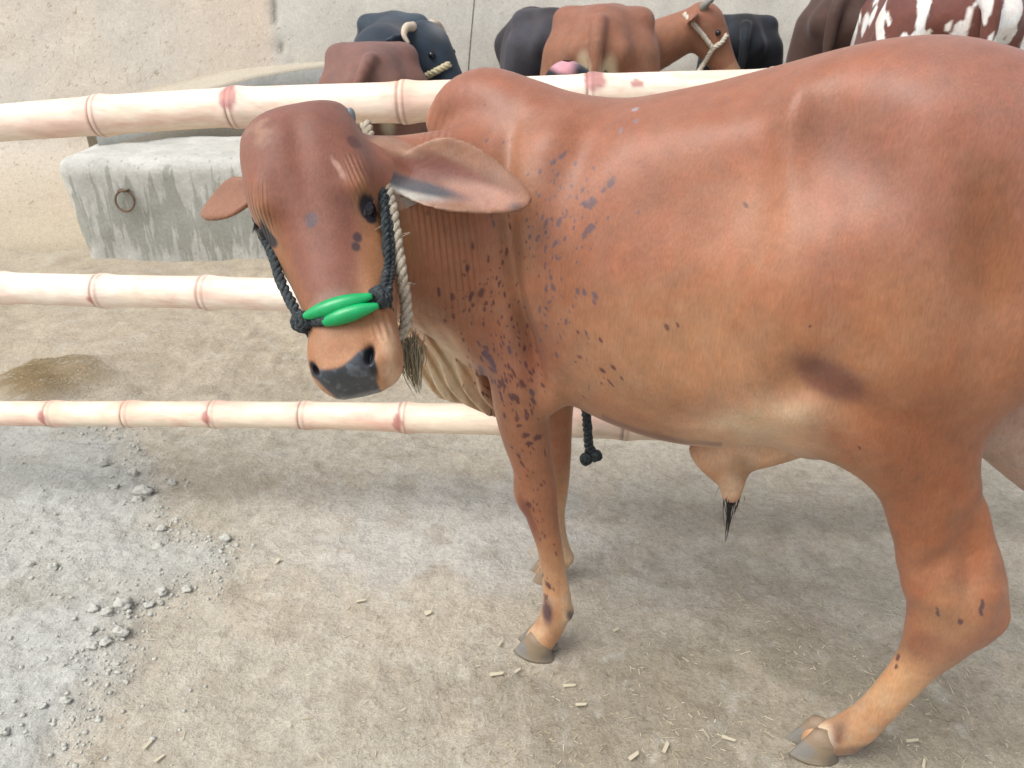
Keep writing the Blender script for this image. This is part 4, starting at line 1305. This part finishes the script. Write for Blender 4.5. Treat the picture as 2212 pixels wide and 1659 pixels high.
# hair tuft of the sheath, tail switch
dkhair = mat('dark_hair', (.018, .015, .016), .55, .35)
rs = np.random.RandomState(5)
tp = P(1580, 1070, 0)
dn = np.array([.012, 0, -1.0])
hp = hair_parts(tp + [0, 0, .004], dn + [.02, 0, 0], 26, .135, .009, .0010, rs, .85, .004) + hair_parts(tp + [.012, 0, .004], dn - [.0, 0, 0], 9, .075, .005, .0008, rs, .6, .004) + hair_parts(tp + [-.008, 0, .01], [-.35, 0, -1], 14, .03, .009, .0005, rs, .2, .004) + hair_parts(tp + [.01, 0, .008], [.1, 0, -1], 14, .03, .008, .0006, rs, .2, .004)
put('hair_tuft', join_parts(hp, 'hair_tuft'), dkhair, calf)
tt_ = P(2262, 1440, .10)
hp = hair_parts(tt_, P(2226, 1560, .10) - tt_, 70, .115, .010, .0013, rs, .55, .008)
put('tail_switch', join_parts(hp, 'tail_switch'), dkhair, calf)

# ------------------------------------------------------------------ halter with green beads, and the pale neck rope
rope_bk = mat('black_rope', rough=.85, spec=.2)
n = NT(rope_bk)
f1 = n.noise(n.coord(), 160, 4, .7)
n.l(n.ramp(f1, [(.35, A(36, 40, 42)), (.6, A(64, 70, 72)), (.78, A(124, 124, 120))]), n.b.inputs['Base Color'])
n.l(n.bump(f1, .6, .003), n.b.inputs['Normal'])
rope_wh = mat('pale_jute', rough=.95, spec=.1)
n = NT(rope_wh)
f1 = n.noise(n.coord(), 140, 4, .7)
n.l(n.ramp(f1, [(.3, A(138, 126, 108)), (.7, A(190, 180, 162))]), n.b.inputs['Base Color'])
n.l(n.bump(f1, .7, .003), n.b.inputs['Normal'])
rs = np.random.RandomState(9)
hal = empty('halter', HP(480, 0, .01), 'black rope halter with green beads on the brown calf in front', 'halter')
fbR, fbL = 1.245, 1.235
r_path = [pd(806, 300, 1.34), pd(812, 370, 1.30), pd(826, 420, 1.275), pd(831, 470, 1.262), pd(834, 520, 1.252), pd(835, 570, 1.245), hit(830, 612, .012, 1.235), hit(822, 640, .012, 1.215)]
put('cheek_rope', join_parts(rope_parts(np.array(r_path), .0066, 3, .034) + rope_parts(np.array(r_path) + hx * .007 - hn * .008, .0058, 3, .03), 'cheek_rope'), rope_bk, hal)
l_path = [pd(535, 330, 1.36), pd(545, 420, 1.33), pd(566, 500, 1.30), pd(590, 552, 1.275), pd(606, 605, 1.255), pd(630, 655, 1.235), pd(650, 692, 1.215)]
put('cheek_rope', join_parts(rope_parts(np.array(l_path), .0084, 3, .04), 'cheek_rope'), rope_bk, hal)
jaw = [pd(650, 692, 1.215), pd(668, 712, 1.225), HP(500, -78, -.07), HP(505, -60, -.13), HP(500, 10, -.165), HP(495, 75, -.14), pd(842, 715, 1.25), pd(836, 668, 1.225), pd(824, 640, 1.212)]
put('chin_rope', join_parts(rope_parts(np.array(jaw), .0095, 3, .04), 'chin_rope'), rope_bk, hal)
def knot(c, r, d1, d2):
    out = []
    for k in range(3):
        a = np.linspace(0, 2 * math.pi, 22)
        e = [d1, d2, d1 * .6 + d2 * .6][k]; g_ = [d2, np.cross(d1, d2), np.cross(d1, d2)][k]
        e, g_ = e / np.linalg.norm(e), g_ / np.linalg.norm(g_)
        out += rope_parts(c + r * .62 * (np.cos(a)[:, None] * e + np.sin(a)[:, None] * g_) + rs.normal(0, r * .06, 3), r * .48, 3, .02, 40)
    out.append(ball_parts(c, (r * .75,) * 3, rs, .15))
    return out
kr = hit(822, 640, .010, 1.2); kl = hit(660, 694, .008, 1.2)
put('knot', join_parts(knot(kr, .017, hx, h1) + rope_parts(np.array([kr, kr + hx * .012 - h1 * .006, kr + hx * .018 - h1 * .010]), .006, 3, .02), 'knot'), rope_bk, hal)
put('knot', join_parts(knot(kl + hx * -.006, .016, hx, h1), 'knot'), rope_bk, hal)
nb_ = np.array([hit(u, v, .006, 1.2) for u, v in ((664, 692), (690, 694), (720, 690), (760, 672), (800, 655), (818, 646))])
put('nose_rope', join_parts(rope_parts(nb_, .0085, 3, .03), 'nose_rope'), rope_bk, hal)
bead_m = mat('green_plastic', A(0, 150, 84), .32, .5)
n = NT(bead_m)
f1 = n.noise(n.coord(), 40, 3)
n.l(n.ramp(f1, [(.3, A(0, 142, 78)), (.7, A(6, 160, 92))]), n.b.inputs['Base Color'])
n.b.inputs['Subsurface Weight'].default_value = .15
n.b.inputs['Subsurface Radius'].default_value = (.004, .01, .006)
def bead(p0, p1, rmax, skew):
    T = np.linspace(0, 1, 36)
    prof = rmax * (.30 + .70 * np.sin(np.pi * np.clip(T ** skew, 0, 1)) ** .85)
    prof[0] *= .93; prof[-1] *= .93
    path = p0 + (p1 - p0) * T[:, None] + hn * (.004 * np.sin(np.pi * T))[:, None]
    v1, q1, _c = tube(path, prof, 28)
    v2, q2_, _c = tube(path, prof * 0 + rmax * .16, 28)
    nvt = len(path) * 28
    V_ = np.vstack([v1[:nvt], v2[:nvt]])
    Q_ = np.vstack([q1, q2_[:, ::-1] + nvt, [[j, nvt + j, nvt + (j + 1) % 28, (j + 1) % 28] for j in range(28)],
                    [[nvt - 28 + j, nvt - 28 + (j + 1) % 28, 2 * nvt - 28 + (j + 1) % 28, 2 * nvt - 28 + j] for j in range(28)]])
    return V_, Q_, np.zeros((0, 3), int)
mid1, mid2 = hit(728, 662, 0, 1.19), hit(757, 680, 0, 1.19)
def bead_ends(a_, b_, mid, lift):
    d0 = proj(mid)[2] - lift
    return pd(*a_, d0 + .010), pd(*b_, d0 + .006)
p0, p1 = bead_ends((656, 684), (804, 639), mid1, .014)
put('bead', join_parts([bead(p0, p1, .0135, .92)], 'bead'), bead_m, hal)
p0, p1 = bead_ends((694, 698), (818, 660), mid2, .017)
put('bead', join_parts([bead(p0, p1, .0130, .80)], 'bead'), bead_m, hal)

w_path = [pd(790, 268, 1.40), pd(810, 330, 1.36), pd(832, 392, 1.30), pd(846, 450, 1.28), pd(858, 530, 1.27), pd(870, 610, 1.27), pd(878, 665, 1.275), pd(874, 710, 1.275), pd(855, 738, 1.28), pd(835, 748, 1.30)]
nr_ = empty('neck_rope', pd(872, 665, 1.28), 'pale frayed jute rope round the brown calf neck beside the black halter', 'rope')
put('cord', join_parts(rope_parts(np.array(w_path), .0100, 3, .045) + sum([hair_parts(pd(u, v, 1.275), [rs.normal(), rs.normal() * .3, rs.normal()], 5, .012, .003, .0006, rs) for u, v in ((838, 480), (845, 520), (868, 615), (876, 650), (872, 700), (862, 730))], []), 'cord'), rope_wh, nr_)
fr_m = mat('frayed_fibre', A(140, 128, 104), .9, .1)
f0 = pd(868, 736, 1.28); f1_ = pd(892, 752, 1.30)
put('frayed_end', join_parts(hair_parts(f0, pd(866, 775, 1.28) - f0, 34, .034, .005, .0008, rs, .1, .003), 'frayed_end'), fr_m, nr_)
put('frayed_end', join_parts(hair_parts(pd(886, 742, 1.30), pd(905, 858, 1.30) - pd(886, 742, 1.30), 90, .088, .0085, .0010, rs, .75, .006) + hair_parts(pd(888, 745, 1.30), pd(893, 820, 1.30) - pd(888, 745, 1.30), 60, .06, .010, .0009, rs, .3, .005), 'frayed_end'), fr_m, nr_)

# ------------------------------------------------------------------ bamboo fence
bam = mat('bamboo_peeled', rough=.5, spec=.4)
n = NT(bam)
co = n.coord()
f1 = n.noise(n.coord((.25, 1, 1)), 60, 5, .65); f2 = n.noise(n.coord((.5, 1, 1)), 9, 4, .6, 1.2)
c = n.mix(1, n.attr('Col').outputs['Color'], n.ramp(f1, [(.3, (.83, .80, .77)), (.7, (1.06, 1.06, 1.06))]), 'MULTIPLY')
c = n.mix(n.ramp(f2, [(.50, (0, 0, 0)), (.72, (.45, .45, .45))]), c, A(205, 140, 118))
n.l(c, n.b.inputs['Base Color'])
n.l(n.bump(f1, .25, .003), n.b.inputs['Normal'])
FENCE = empty('bamboo_fence', (0.0, 2.05, 0), 'peeled bamboo rail fence behind the brown calf, three pale poles', 'fence')
def pole(pts, nodes, scars, tint, mine):
    """pts: u,v,depth,radius m along the pole; nodes: u of each joint; scars: u,side"""
    raw = np.array([[*pd(u, v, d), r] for u, v, d, r in pts])
    path = smooth_path(raw, 700)
    uu = proj(path[:, :3])[0]
    ss = np.r_[0, np.cumsum(np.linalg.norm(np.diff(path[:, :3], axis=0), axis=1))]
    rad = path[:, 3].copy()
    c = np.tile(lin(*tint), (700, 1))
    line = np.zeros(700); nd = np.zeros(700)
    for nu_ in nodes:
        s0 = np.interp(nu_, uu, ss)
        d = ss - s0
        rad *= 1 + .11 * np.exp(-(np.abs(d - .012) / .024) ** 1.6) + .03 * np.exp(-(d / .006) ** 2) - .05 * np.exp(-((d + .004) / .0035) ** 2)
        line = np.maximum(line, np.maximum(np.exp(-((d + .004) / .0035) ** 2), .6 * np.exp(-((d - .011) / .003) ** 2)))
        nd = np.maximum(nd, np.exp(-(np.abs(d) / .03) ** 2))
    seg = 40
    v1, q1, t1 = tube(path[:, :3], rad, seg)
    m2 = join_parts([(v1, q1, t1)], 'pole')
    v2 = verts_of(m2)
    k = np.minimum(np.arange(len(v2)) // seg, 699)
    cc = c[k]
    cc = lay(cc, nd[k] * .3, lin(218, 168, 158))
    z_rel = (v2[:, 2] - path[k, 2]) / rad[k]
    nn_ = noise3(v2 * np.array([.5, 1, 1]), 9, 3)
    cc = lay(cc, sstep(.0, .45, nn_) * .55, lin(222, 174, 160))
    cc = lay(cc, sstep(.0, .5, noise3(v2 * np.array([.3, 1, 1]) + 5, 14, 3)) * .5, lin(230, 208, 178))
    cc = lay(cc, line[k] * .9, lin(96, 74, 62))
    for su, dz, w_, h_ in scars:
        s0 = np.interp(su, uu, ss)
        dx_, dz_ = (ss[k] - s0) / w_, (z_rel - dz) / h_
        front = (v2[:, 1] < path[k, 1] + .02)
        cc = lay(cc, sstep(1.25, .8, np.hypot(dx_, dz_) + .35 * noise3(v2, 60, 2)) * front * .8, lin(164, 104, 102))
    set_col(m2, np.clip(cc, 0, 1))
    put('rail', m2, bam, FENCE)
YF = 2.05
pole([(-420, 300, 2.06, .045), (0, 266, 2.02, .0455), (215, 250, 2.0, .0475), (505, 232, 1.98, .0470), (868, 221, 1.95, .0480), (1280, 206, 1.92, .0490), (1700, 196, 1.9, .050), (2300, 190, 1.86, .051)],
     [215, 505, 868, 1270, 1660, 2050, -90], [(510, .55, .022, .5), (1283, .75, .026, .4), (1370, .6, .014, .16)], (238, 222, 204), 0)
pole([(-420, 618, 2.22, .043), (0, 622, 2.17, .0425), (215, 628, 2.14, .0435), (440, 632, 2.12, .0435), (700, 639, 2.09, .0435), (1000, 648, 2.06, .044), (1500, 660, 2.02, .045), (2250, 680, 1.98, .046)],
     [0, 218, 443, 700, 960, 1240, 1560, 1900], [(213, -.2, .010, .22)], (239, 225, 209), 1)
pole([(-420, 880, 2.40, .036), (0, 893, 2.34, .0370), (270, 894, 2.31, .0372), (460, 895, 2.29, .038), (660, 897, 2.27, .0385), (870, 902, 2.24, .0420), (1060, 906, 2.22, .0435), (1340, 914, 2.2, .045), (1800, 926, 2.17, .046), (2400, 940, 2.13, .047)],
     [113, 277, 462, 655, 872, 1100, 1345, 1620, -120], [(108, .25, .011, .5), (458, .2, .012, .5), (866, .1, .013, .55)], (238, 222, 200), 2)
def post(x, y, top):
    m2 = join_parts([tube(smooth_path([[x, y, -.2], [x + .01, y, .6], [x, y, top]], 60), .055 + .006 * np.abs(np.sin(np.arange(60) * .42)) ** 12, 24)], 'post')
    set_col(m2, np.tile(lin(214, 196, 164), (len(m2.vertices), 1)))
    put('post', m2, bam, FENCE)
for x_, y_ in ((-2.15, 2.36), (1.36, 2.10)):
    post(x_, y_, 1.27)

# black braided lead hanging behind the belly from the middle rail
a0 = pd(1262, 655, 2.04); 
lead = [pd(1240, 700, 2.12), pd(1243, 645, 2.10), pd(1250, 610, 2.06), pd(1256, 640, 1.985), pd(1262, 720, 1.99), pd(1263, 800, 2.03), pd(1266, 880, 2.08), pd(1270, 940, 2.13), pd(1272, 975, 2.15)]
rs = np.random.RandomState(21)
pth = smooth_path(np.array(lead), 60)
parts = rope_parts(pth, .0125, 3, .05)
parts += [ball_parts(pd(1266, 992, 2.15), (.018, .016, .019), rs, .3), ball_parts(pd(1287, 985, 2.15), (.017, .016, .018), rs, .3), ball_parts(pd(1276, 972, 2.15), (.014, .013, .016), rs, .3)]
tag(put('lead_rope', join_parts(parts, 'lead_rope'), rope_bk, origin=pth[0]), 'black braided lead rope end hanging behind the brown calf belly', 'rope')

# ------------------------------------------------------------------ the cattle tied up behind the fence
XA, YA = np.array([1.0, 0, 0]), np.array([0, 1.0, 0])
cow_fur = fur_material('cattle_hide', .8, False, .72, .1, .2)
buff_fur = fur_material('buffalo_hide', .8, False, .78, .12, .2)
horn_grey = mat('horn_grey', A(120, 118, 110), .5, .4)
def cattle(name, label, group, anchor, px, depth, heading, paint, yaw=0.0, up=.12, pitch=.6, hump=True, hips=1.0, horns='short', fur=None, girth=1.0, hornmat=None, tail_y=0.0, neck=.50):
    """one standing animal: local x forwards, y to its left; anchor (local) lands on photo point px at that depth"""
    Bd = Body(axis([(-.92, 1.55, .0175)]), axis([(-.85, .85, .0175)]), axis([(-.03, 1.85, .0175)]))
    st = np.array([-.63, -.58, -.48, -.36, -.2, 0, .2, .38, .5, .6, .68])
    w = np.array([.05, .12, .165, .20, .225, .25, .245, .205, .175, .13, .05]) * girth
    zt = np.array([1.14, 1.21, 1.27, 1.275, 1.25, 1.23, 1.235, 1.25, 1.22, 1.13, 1.02])
    zb = np.array([1.02, .95, .84, .72, .62, .57, .57, .60, .64, .72, .86])
    Bd.loft(np.zeros(3), XA, YA, EZ, st, 0 * st, (zt + zb) / 2, w, (zt - zb) / 2, p=2.2, k=.03)
    if hump:
        Bd.chain([[.50, 0, 1.19, .07], [.42, 0, 1.26, .085], [.30, 0, 1.22, .07]], k=.06)
    ch = lambda pts, k=.03: Bd.chain(pts, k=k)
    for s in (-1, 1):
        Bd.ell((-.33, s * .168 * hips, 1.205), (.07, .05, .05), axes=(XA, YA, EZ), k=.13)
        Bd.ell((-.58, s * .095, 1.09), (.05, .045, .055), axes=(XA, YA, EZ), k=.06)
        ch([[-.40, s * .13, 1.05, .14], [-.42, s * .155, .85, .125], [-.46, s * .15, .68, .085], [-.54, s * .14, .50, .052], [-.53, s * .14, .38, .04], [-.50, s * .14, .2, .035], [-.49, s * .14, .12, .04], [-.46, s * .14, .03, .045]], .05)
        ch([[.44, s * .13, 1.0, .12], [.48, s * .14, .82, .10], [.44, s * .14, .68, .075], [.43, s * .14, .5, .052], [.43, s * .14, .38, .046], [.42, s * .14, .2, .032], [.42, s * .14, .12, .038], [.45, s * .14, .03, .045]], .05)
        Bd.gauss((-.18, s * .23 * girth, 1.08), (.09, .08, .10), .016, (XA, YA, EZ))
        Bd.gauss((-.50, s * .16, 1.19), (.07, .06, .05), .008, (XA, YA, EZ))
    # tail
    ch([[-.58, 0, 1.22, .034], [-.655, tail_y * .3, 1.16, .032], [-.68, tail_y * .7, 1.0, .027], [-.675, tail_y, .8, .022], [-.66, tail_y, .55, .016], [-.65, tail_y, .42, .03], [-.65, tail_y, .30, .012]], .025)
    # neck and head
    hd_ = np.array([math.cos(yaw), math.sin(yaw), 0.0])
    nb0 = np.array([.42, 0, 1.0])
    mid = nb0 + .3 * np.array([math.cos(yaw * .4), math.sin(yaw * .4), up * .6])
    hc = nb0 + (neck + .06) * np.array([math.cos(yaw * .62), math.sin(yaw * .62), 0]) + EZ * (.12 + up)
    ch([[*nb0, .19], [*mid, .145], [*(hc - hd_ * .03 - EZ * .02), .105]], .06)
    fd = hd_ * math.cos(pitch) - EZ * math.sin(pitch)
    upv = hd_ * math.sin(pitch) + EZ * math.cos(pitch)
    sd = np.cross(upv, fd)
    H_ = lambda a_, b_, c_: hc + fd * a_ + sd * b_ + upv * c_
    Bd.loft(H_(0, 0, 0), fd, sd, upv, np.array([-.10, -.07, 0, .1, .2, .3, .36, .40]), np.zeros(8), np.array([-.0, 0, .0, -.012, -.025, -.03, -.035, -.04]), np.array([.05, .085, .105, .10, .075, .068, .068, .03]), np.array([.05, .085, .115, .11, .085, .062, .058, .03]), p=2.3, k=.03)
    for s in (-1, 1):
        Bd.ell(H_(-.05, s * .17, -.01), (.045, .095, .018), axes=(upv, (sd * s * .95 - fd * .25) / np.linalg.norm(sd * .95 - fd * .25), fd), k=.02)
        Bd.ell(H_(.36, s * .035, .01), (.012, .012, .012), axes=(XA, YA, EZ), k=.012, cut=True)
        Bd.gauss(H_(.10, s * .10, .045), (.03, .03, .03), .008, (fd, sd, upv))
    vs, q = Bd.mesh(2)
    me0 = mesh_np('c', vs, q); m2 = subdivided(me0, 1); bpy.data.meshes.remove(me0)
    v = verts_of(m2)
    set_col(m2, np.clip(paint(v, lambda a_: ((a_ - hc) @ fd, (a_ - hc) @ sd, (a_ - hc) @ upv)), .004, 1))
    # into the world
    p = pd(*px, depth)
    sc = p[2] / anchor[2]
    c_, s_2 = math.cos(heading), math.sin(heading)
    Rm = np.array([[c_, -s_2, 0], [s_2, c_, 0], [0, 0, 1]])
    pos = p - sc * (Rm @ np.array(anchor)); pos[2] = 0
    Wd = lambda a_: pos + sc * (np.asarray(a_) @ Rm.T)
    m2.vertices.foreach_set('co', Wd(v).astype(np.float32).ravel())
    root = empty(name, pos, label, name.replace('_', ' ') if name != 'buffalo_cow' else 'buffalo', group)
    put('body', m2, fur or cow_fur, root)
    for s in (-1, 1):
        put('eye', join_parts([ball_parts(Wd(H_(.10, s * .088, .045)), (.016 * sc,) * 3)], 'eye'), eye_m, root)
        if horns:
            b0_ = H_(-.06, s * .075, .075)
            if horns == 'short':
                pts = [b0_ - upv * .02, b0_ + sd * s * .025 + upv * .02, b0_ + sd * s * .03 + upv * .045]
            else:
                pts = [b0_ - upv * .02, b0_ + sd * s * .055 - upv * .02, b0_ + sd * s * .085 + fd * .025 - upv * .035, b0_ + sd * s * .085 + fd * .07 - upv * .045]
            pth = smooth_path([Wd(x) for x in pts], 16)
            put('horn', join_parts([tube(pth, np.linspace(.026, .007, 16) * sc, 12)], 'horn'), hornmat or horn_grey, root)
    b2 = BVHTree.FromPolygons((verts_of(m2) + pos).tolist(), [list(f.vertices) for f in m2.polygons])
    return root, b2, lambda a_, b_, c2: Wd(H_(a_, b_, c2))
def on_animal(b2, u, v, lift, fb):
    r = ray(u, v); rn = r / np.linalg.norm(r)
    h_ = b2.ray_cast(Vector(CP), Vector(rn))
    return pd(u, v, fb) if h_[0] is None else np.array(h_[0]) - rn * lift

GRP = 'cattle tied up behind the bamboo fence'
def coat(main, top, low, dark=None):
    def f(v, hf):
        nb_ = noise3(v, 3, 3)
        c = np.tile(lin(*main), (len(v), 1))
        c = lay(c, sstep(1.05, 1.25, v[:, 2] + .05 * nb_) * .6, lin(*top))
        c = lay(c, sstep(.75, .45, v[:, 2] + .1 * nb_) * .6, lin(*low))
        a_, b_, d_ = hf(v)
        hm = (a_ > .28) & (a_ < .5) & (np.abs(b_) < .12) & (np.abs(d_) < .16)
        c[hm] = c[hm] * .6 + lin(*low) * .4
        pad_ = sstep(.345, .375, a_) * (np.abs(b_) < .1) * (np.abs(d_ + .02) < .09) * (a_ < .5)
        c = lay(c, pad_ * .9, lin(40, 38, 40))
        return c * np.array([.82, 1, 1.06])
    return f
def coat_pale_rump(main, top, low):
    g = coat(main, top, low)
    def f(v, hf):
        c = g(v, hf)
        d = np.hypot((np.abs(v[:, 1]) - .055) / .045, (v[:, 2] - .98) / .12)
        w = sstep(1.2, .5, d + .2 * noise3(v, 12, 2)) * (v[:, 0] < -.5)
        c = lay(c, w * .85, lin(206, 190, 160))
        w2 = sstep(1.1, .6, np.hypot((np.abs(v[:, 1]) - .040) / .010, (v[:, 2] - 1.0) / .03)) * (v[:, 0] < -.5) * (v[:, 0] > -.66)
        return lay(c, w2, lin(40, 30, 34))
    return f
def coat_black(main, sheen=(74, 80, 90), tan=None):
    def f(v, hf):
        nb_ = noise3(v, 4, 3)
        c = np.tile(lin(*main), (len(v), 1))
        c = lay(c, sstep(.0, .6, nb_) * .5, lin(*sheen))
        if tan is not None:
            d = np.hypot((v[:, 0] - tan[0]) / tan[2], (v[:, 1] - tan[1]) / tan[3]) + .3 * nb_
            c = lay(c, sstep(1.1, .5, d) * (v[:, 2] > .9) * .8, lin(*tan[4]))
        a_, b_, d_ = hf(v)
        fc = sstep(.09, .0, np.hypot(a_ - .02, b_)) * sstep(.03, .08, d_)
        return lay(c, fc * .55, lin(128, 134, 138))
    return f
calf2 = cattle('young_cow', 'small brown cow seen from behind, dark tail swung left, below the horned buffalo', GRP, (-.58, 0, 1.24), (800, 116), 3.35, R(98),
               coat_pale_rump((128, 86, 72), (124, 84, 78), (168, 132, 108)), yaw=.5, up=-.3, pitch=1.0, hips=1.0, horns=None, tail_y=.14, hump=False)
def bu(v, hf): return coat_black((44, 54, 64), (76, 90, 100))(v, hf)
buf = cattle('buffalo_cow', 'slate black buffalo with one pale curled horn and a pale rope round its muzzle', GRP, (.30, 0, 1.27), (822, 40), 4.15, R(-88), bu, yaw=R(58), up=.06, pitch=.75, hump=False, horns='curl', fur=buff_fur, hornmat=mat('horn_pale', A(186, 172, 152), .6, .3), girth=.9, neck=.38)
blk1 = cattle('black_cow', 'black cow with a tan streak on its back, left of the big brown cow', GRP, (-.40, 0, 1.275), (1192, 16), 4.5, R(97), coat_black((44, 42, 46), (84, 84, 90), (-.2, -.10, .35, .06, (150, 122, 98))), up=-.35, pitch=1.0, hump=False, horns='short', fur=buff_fur, girth=.95)
big = cattle('brown_cow', 'big brown cow seen from behind with its haltered head turned to the right', GRP, (-.56, 0, 1.235), (1296, 34), 3.55, R(80),
             coat_pale_rump((150, 96, 72), (142, 88, 72), (176, 134, 100)), yaw=R(-96), up=.02, pitch=.85, hips=1.08, horns='short', neck=.50, hump=False)
blk2 = cattle('black_buffalo', 'black buffalo rump just right of the brown cow muzzle', GRP, (-.45, 0, 1.275), (1612, 30), 4.9, R(78), coat_black((24, 26, 30), (50, 58, 68)), up=-.3, pitch=1.0, hump=False, horns='curl', fur=buff_fur, girth=.9)
def dk(v, hf):
    c = coat_black((46, 44, 48), (84, 86, 94))(v, hf)
    return lay(c, sstep(-.30, -.42, v[:, 0] + .08 * noise3(v, 5, 2)) * .85, lin(74, 54, 46))
drk = cattle('dark_cow', 'dark slate cow with brown hindquarters, left of the white streaked cow', GRP, (-.5, 0, 1.26), (1838, -34), 4.2, R(52), dk, yaw=-.5, up=-.05, pitch=.7, hump=False, horns=None, fur=buff_fur)
def sp(v, hf):
    c = coat((112, 64, 54), (104, 60, 54), (132, 84, 64))(v, hf)
    q_ = v @ np.array([[.5, 0, .55], [0, 1, 0], [-.55, 0, .30]])
    nn_ = noise3(q_ * np.array([22, 27, 5.5]), 1.0, 3)
    c = lay(c, sstep(.07, .14, nn_) * (v[:, 2] > .45), lin(214, 212, 208))
    return c
spt = cattle('streaked_cow', 'reddish brown cow streaked with white at the top right corner', GRP, (-.56, 0, 1.24), (2128, -70), 3.0, R(76), sp, up=-.2, pitch=.9, horns='short', tail_y=-.05, hips=1.1)
def pk(v, hf):
    c = coat_black((28, 30, 36), (50, 54, 60))(v, hf)
    a_, b_, d_ = hf(v)
    return lay(c, sstep(.02, .06, d_) * sstep(.06, -.02, a_) * (a_ > -.2) * (np.abs(b_) < .2) * (d_ < .2) * .8, lin(206, 150, 158))
blc = cattle('black_calf', 'black calf with a pink patch on its poll just showing over the top rail', GRP, (.88, 0, 1.83), (1186, 138), 2.95, R(-4), pk, up=.62, pitch=.3, hump=False, horns=None, fur=buff_fur, girth=.8)

# halters and ropes on them
hw = mat('white_rope', A(196, 188, 170), .9, .15)
def rope_on(name, label, cat_, b2, paths, r, fb, m=None):
    parts = []
    for pp in paths:
        q_ = np.array([on_animal(b2, u, v, r * .6, fb) for u, v in pp])
        parts += rope_parts(q_, r, 3, .06, None, 6)
    o_ = join_parts(parts, name)
    tag(put(name, o_, m or hw, origin=verts_of(o_).mean(0).astype(float)), label, cat_)
rope_on('halter', 'pale rope round the muzzle of the slate black buffalo', 'halter', buf[1], [[(912, 168), (940, 155), (972, 138)]], .016, 4.0, mat('straw_rope', A(188, 178, 146), .9, .1))
rope_on('halter', 'white rope halter crossed on the head of the big brown cow', 'halter', big[1], [[(1478, 30), (1500, 55), (1520, 78), (1540, 105)], [(1570, 75), (1558, 92), (1540, 106), (1526, 128), (1516, 160)]], .014, 4.1)
yr = mat('yellow_rope', A(190, 176, 60), .8, .2)
rope_on('neck_rope', 'yellow rope between the dark slate cow and the white streaked cow', 'rope', drk[1], [[(1952, 48), (1940, 66), (1930, 84), (1922, 100)]], .012, 3.9, yr)
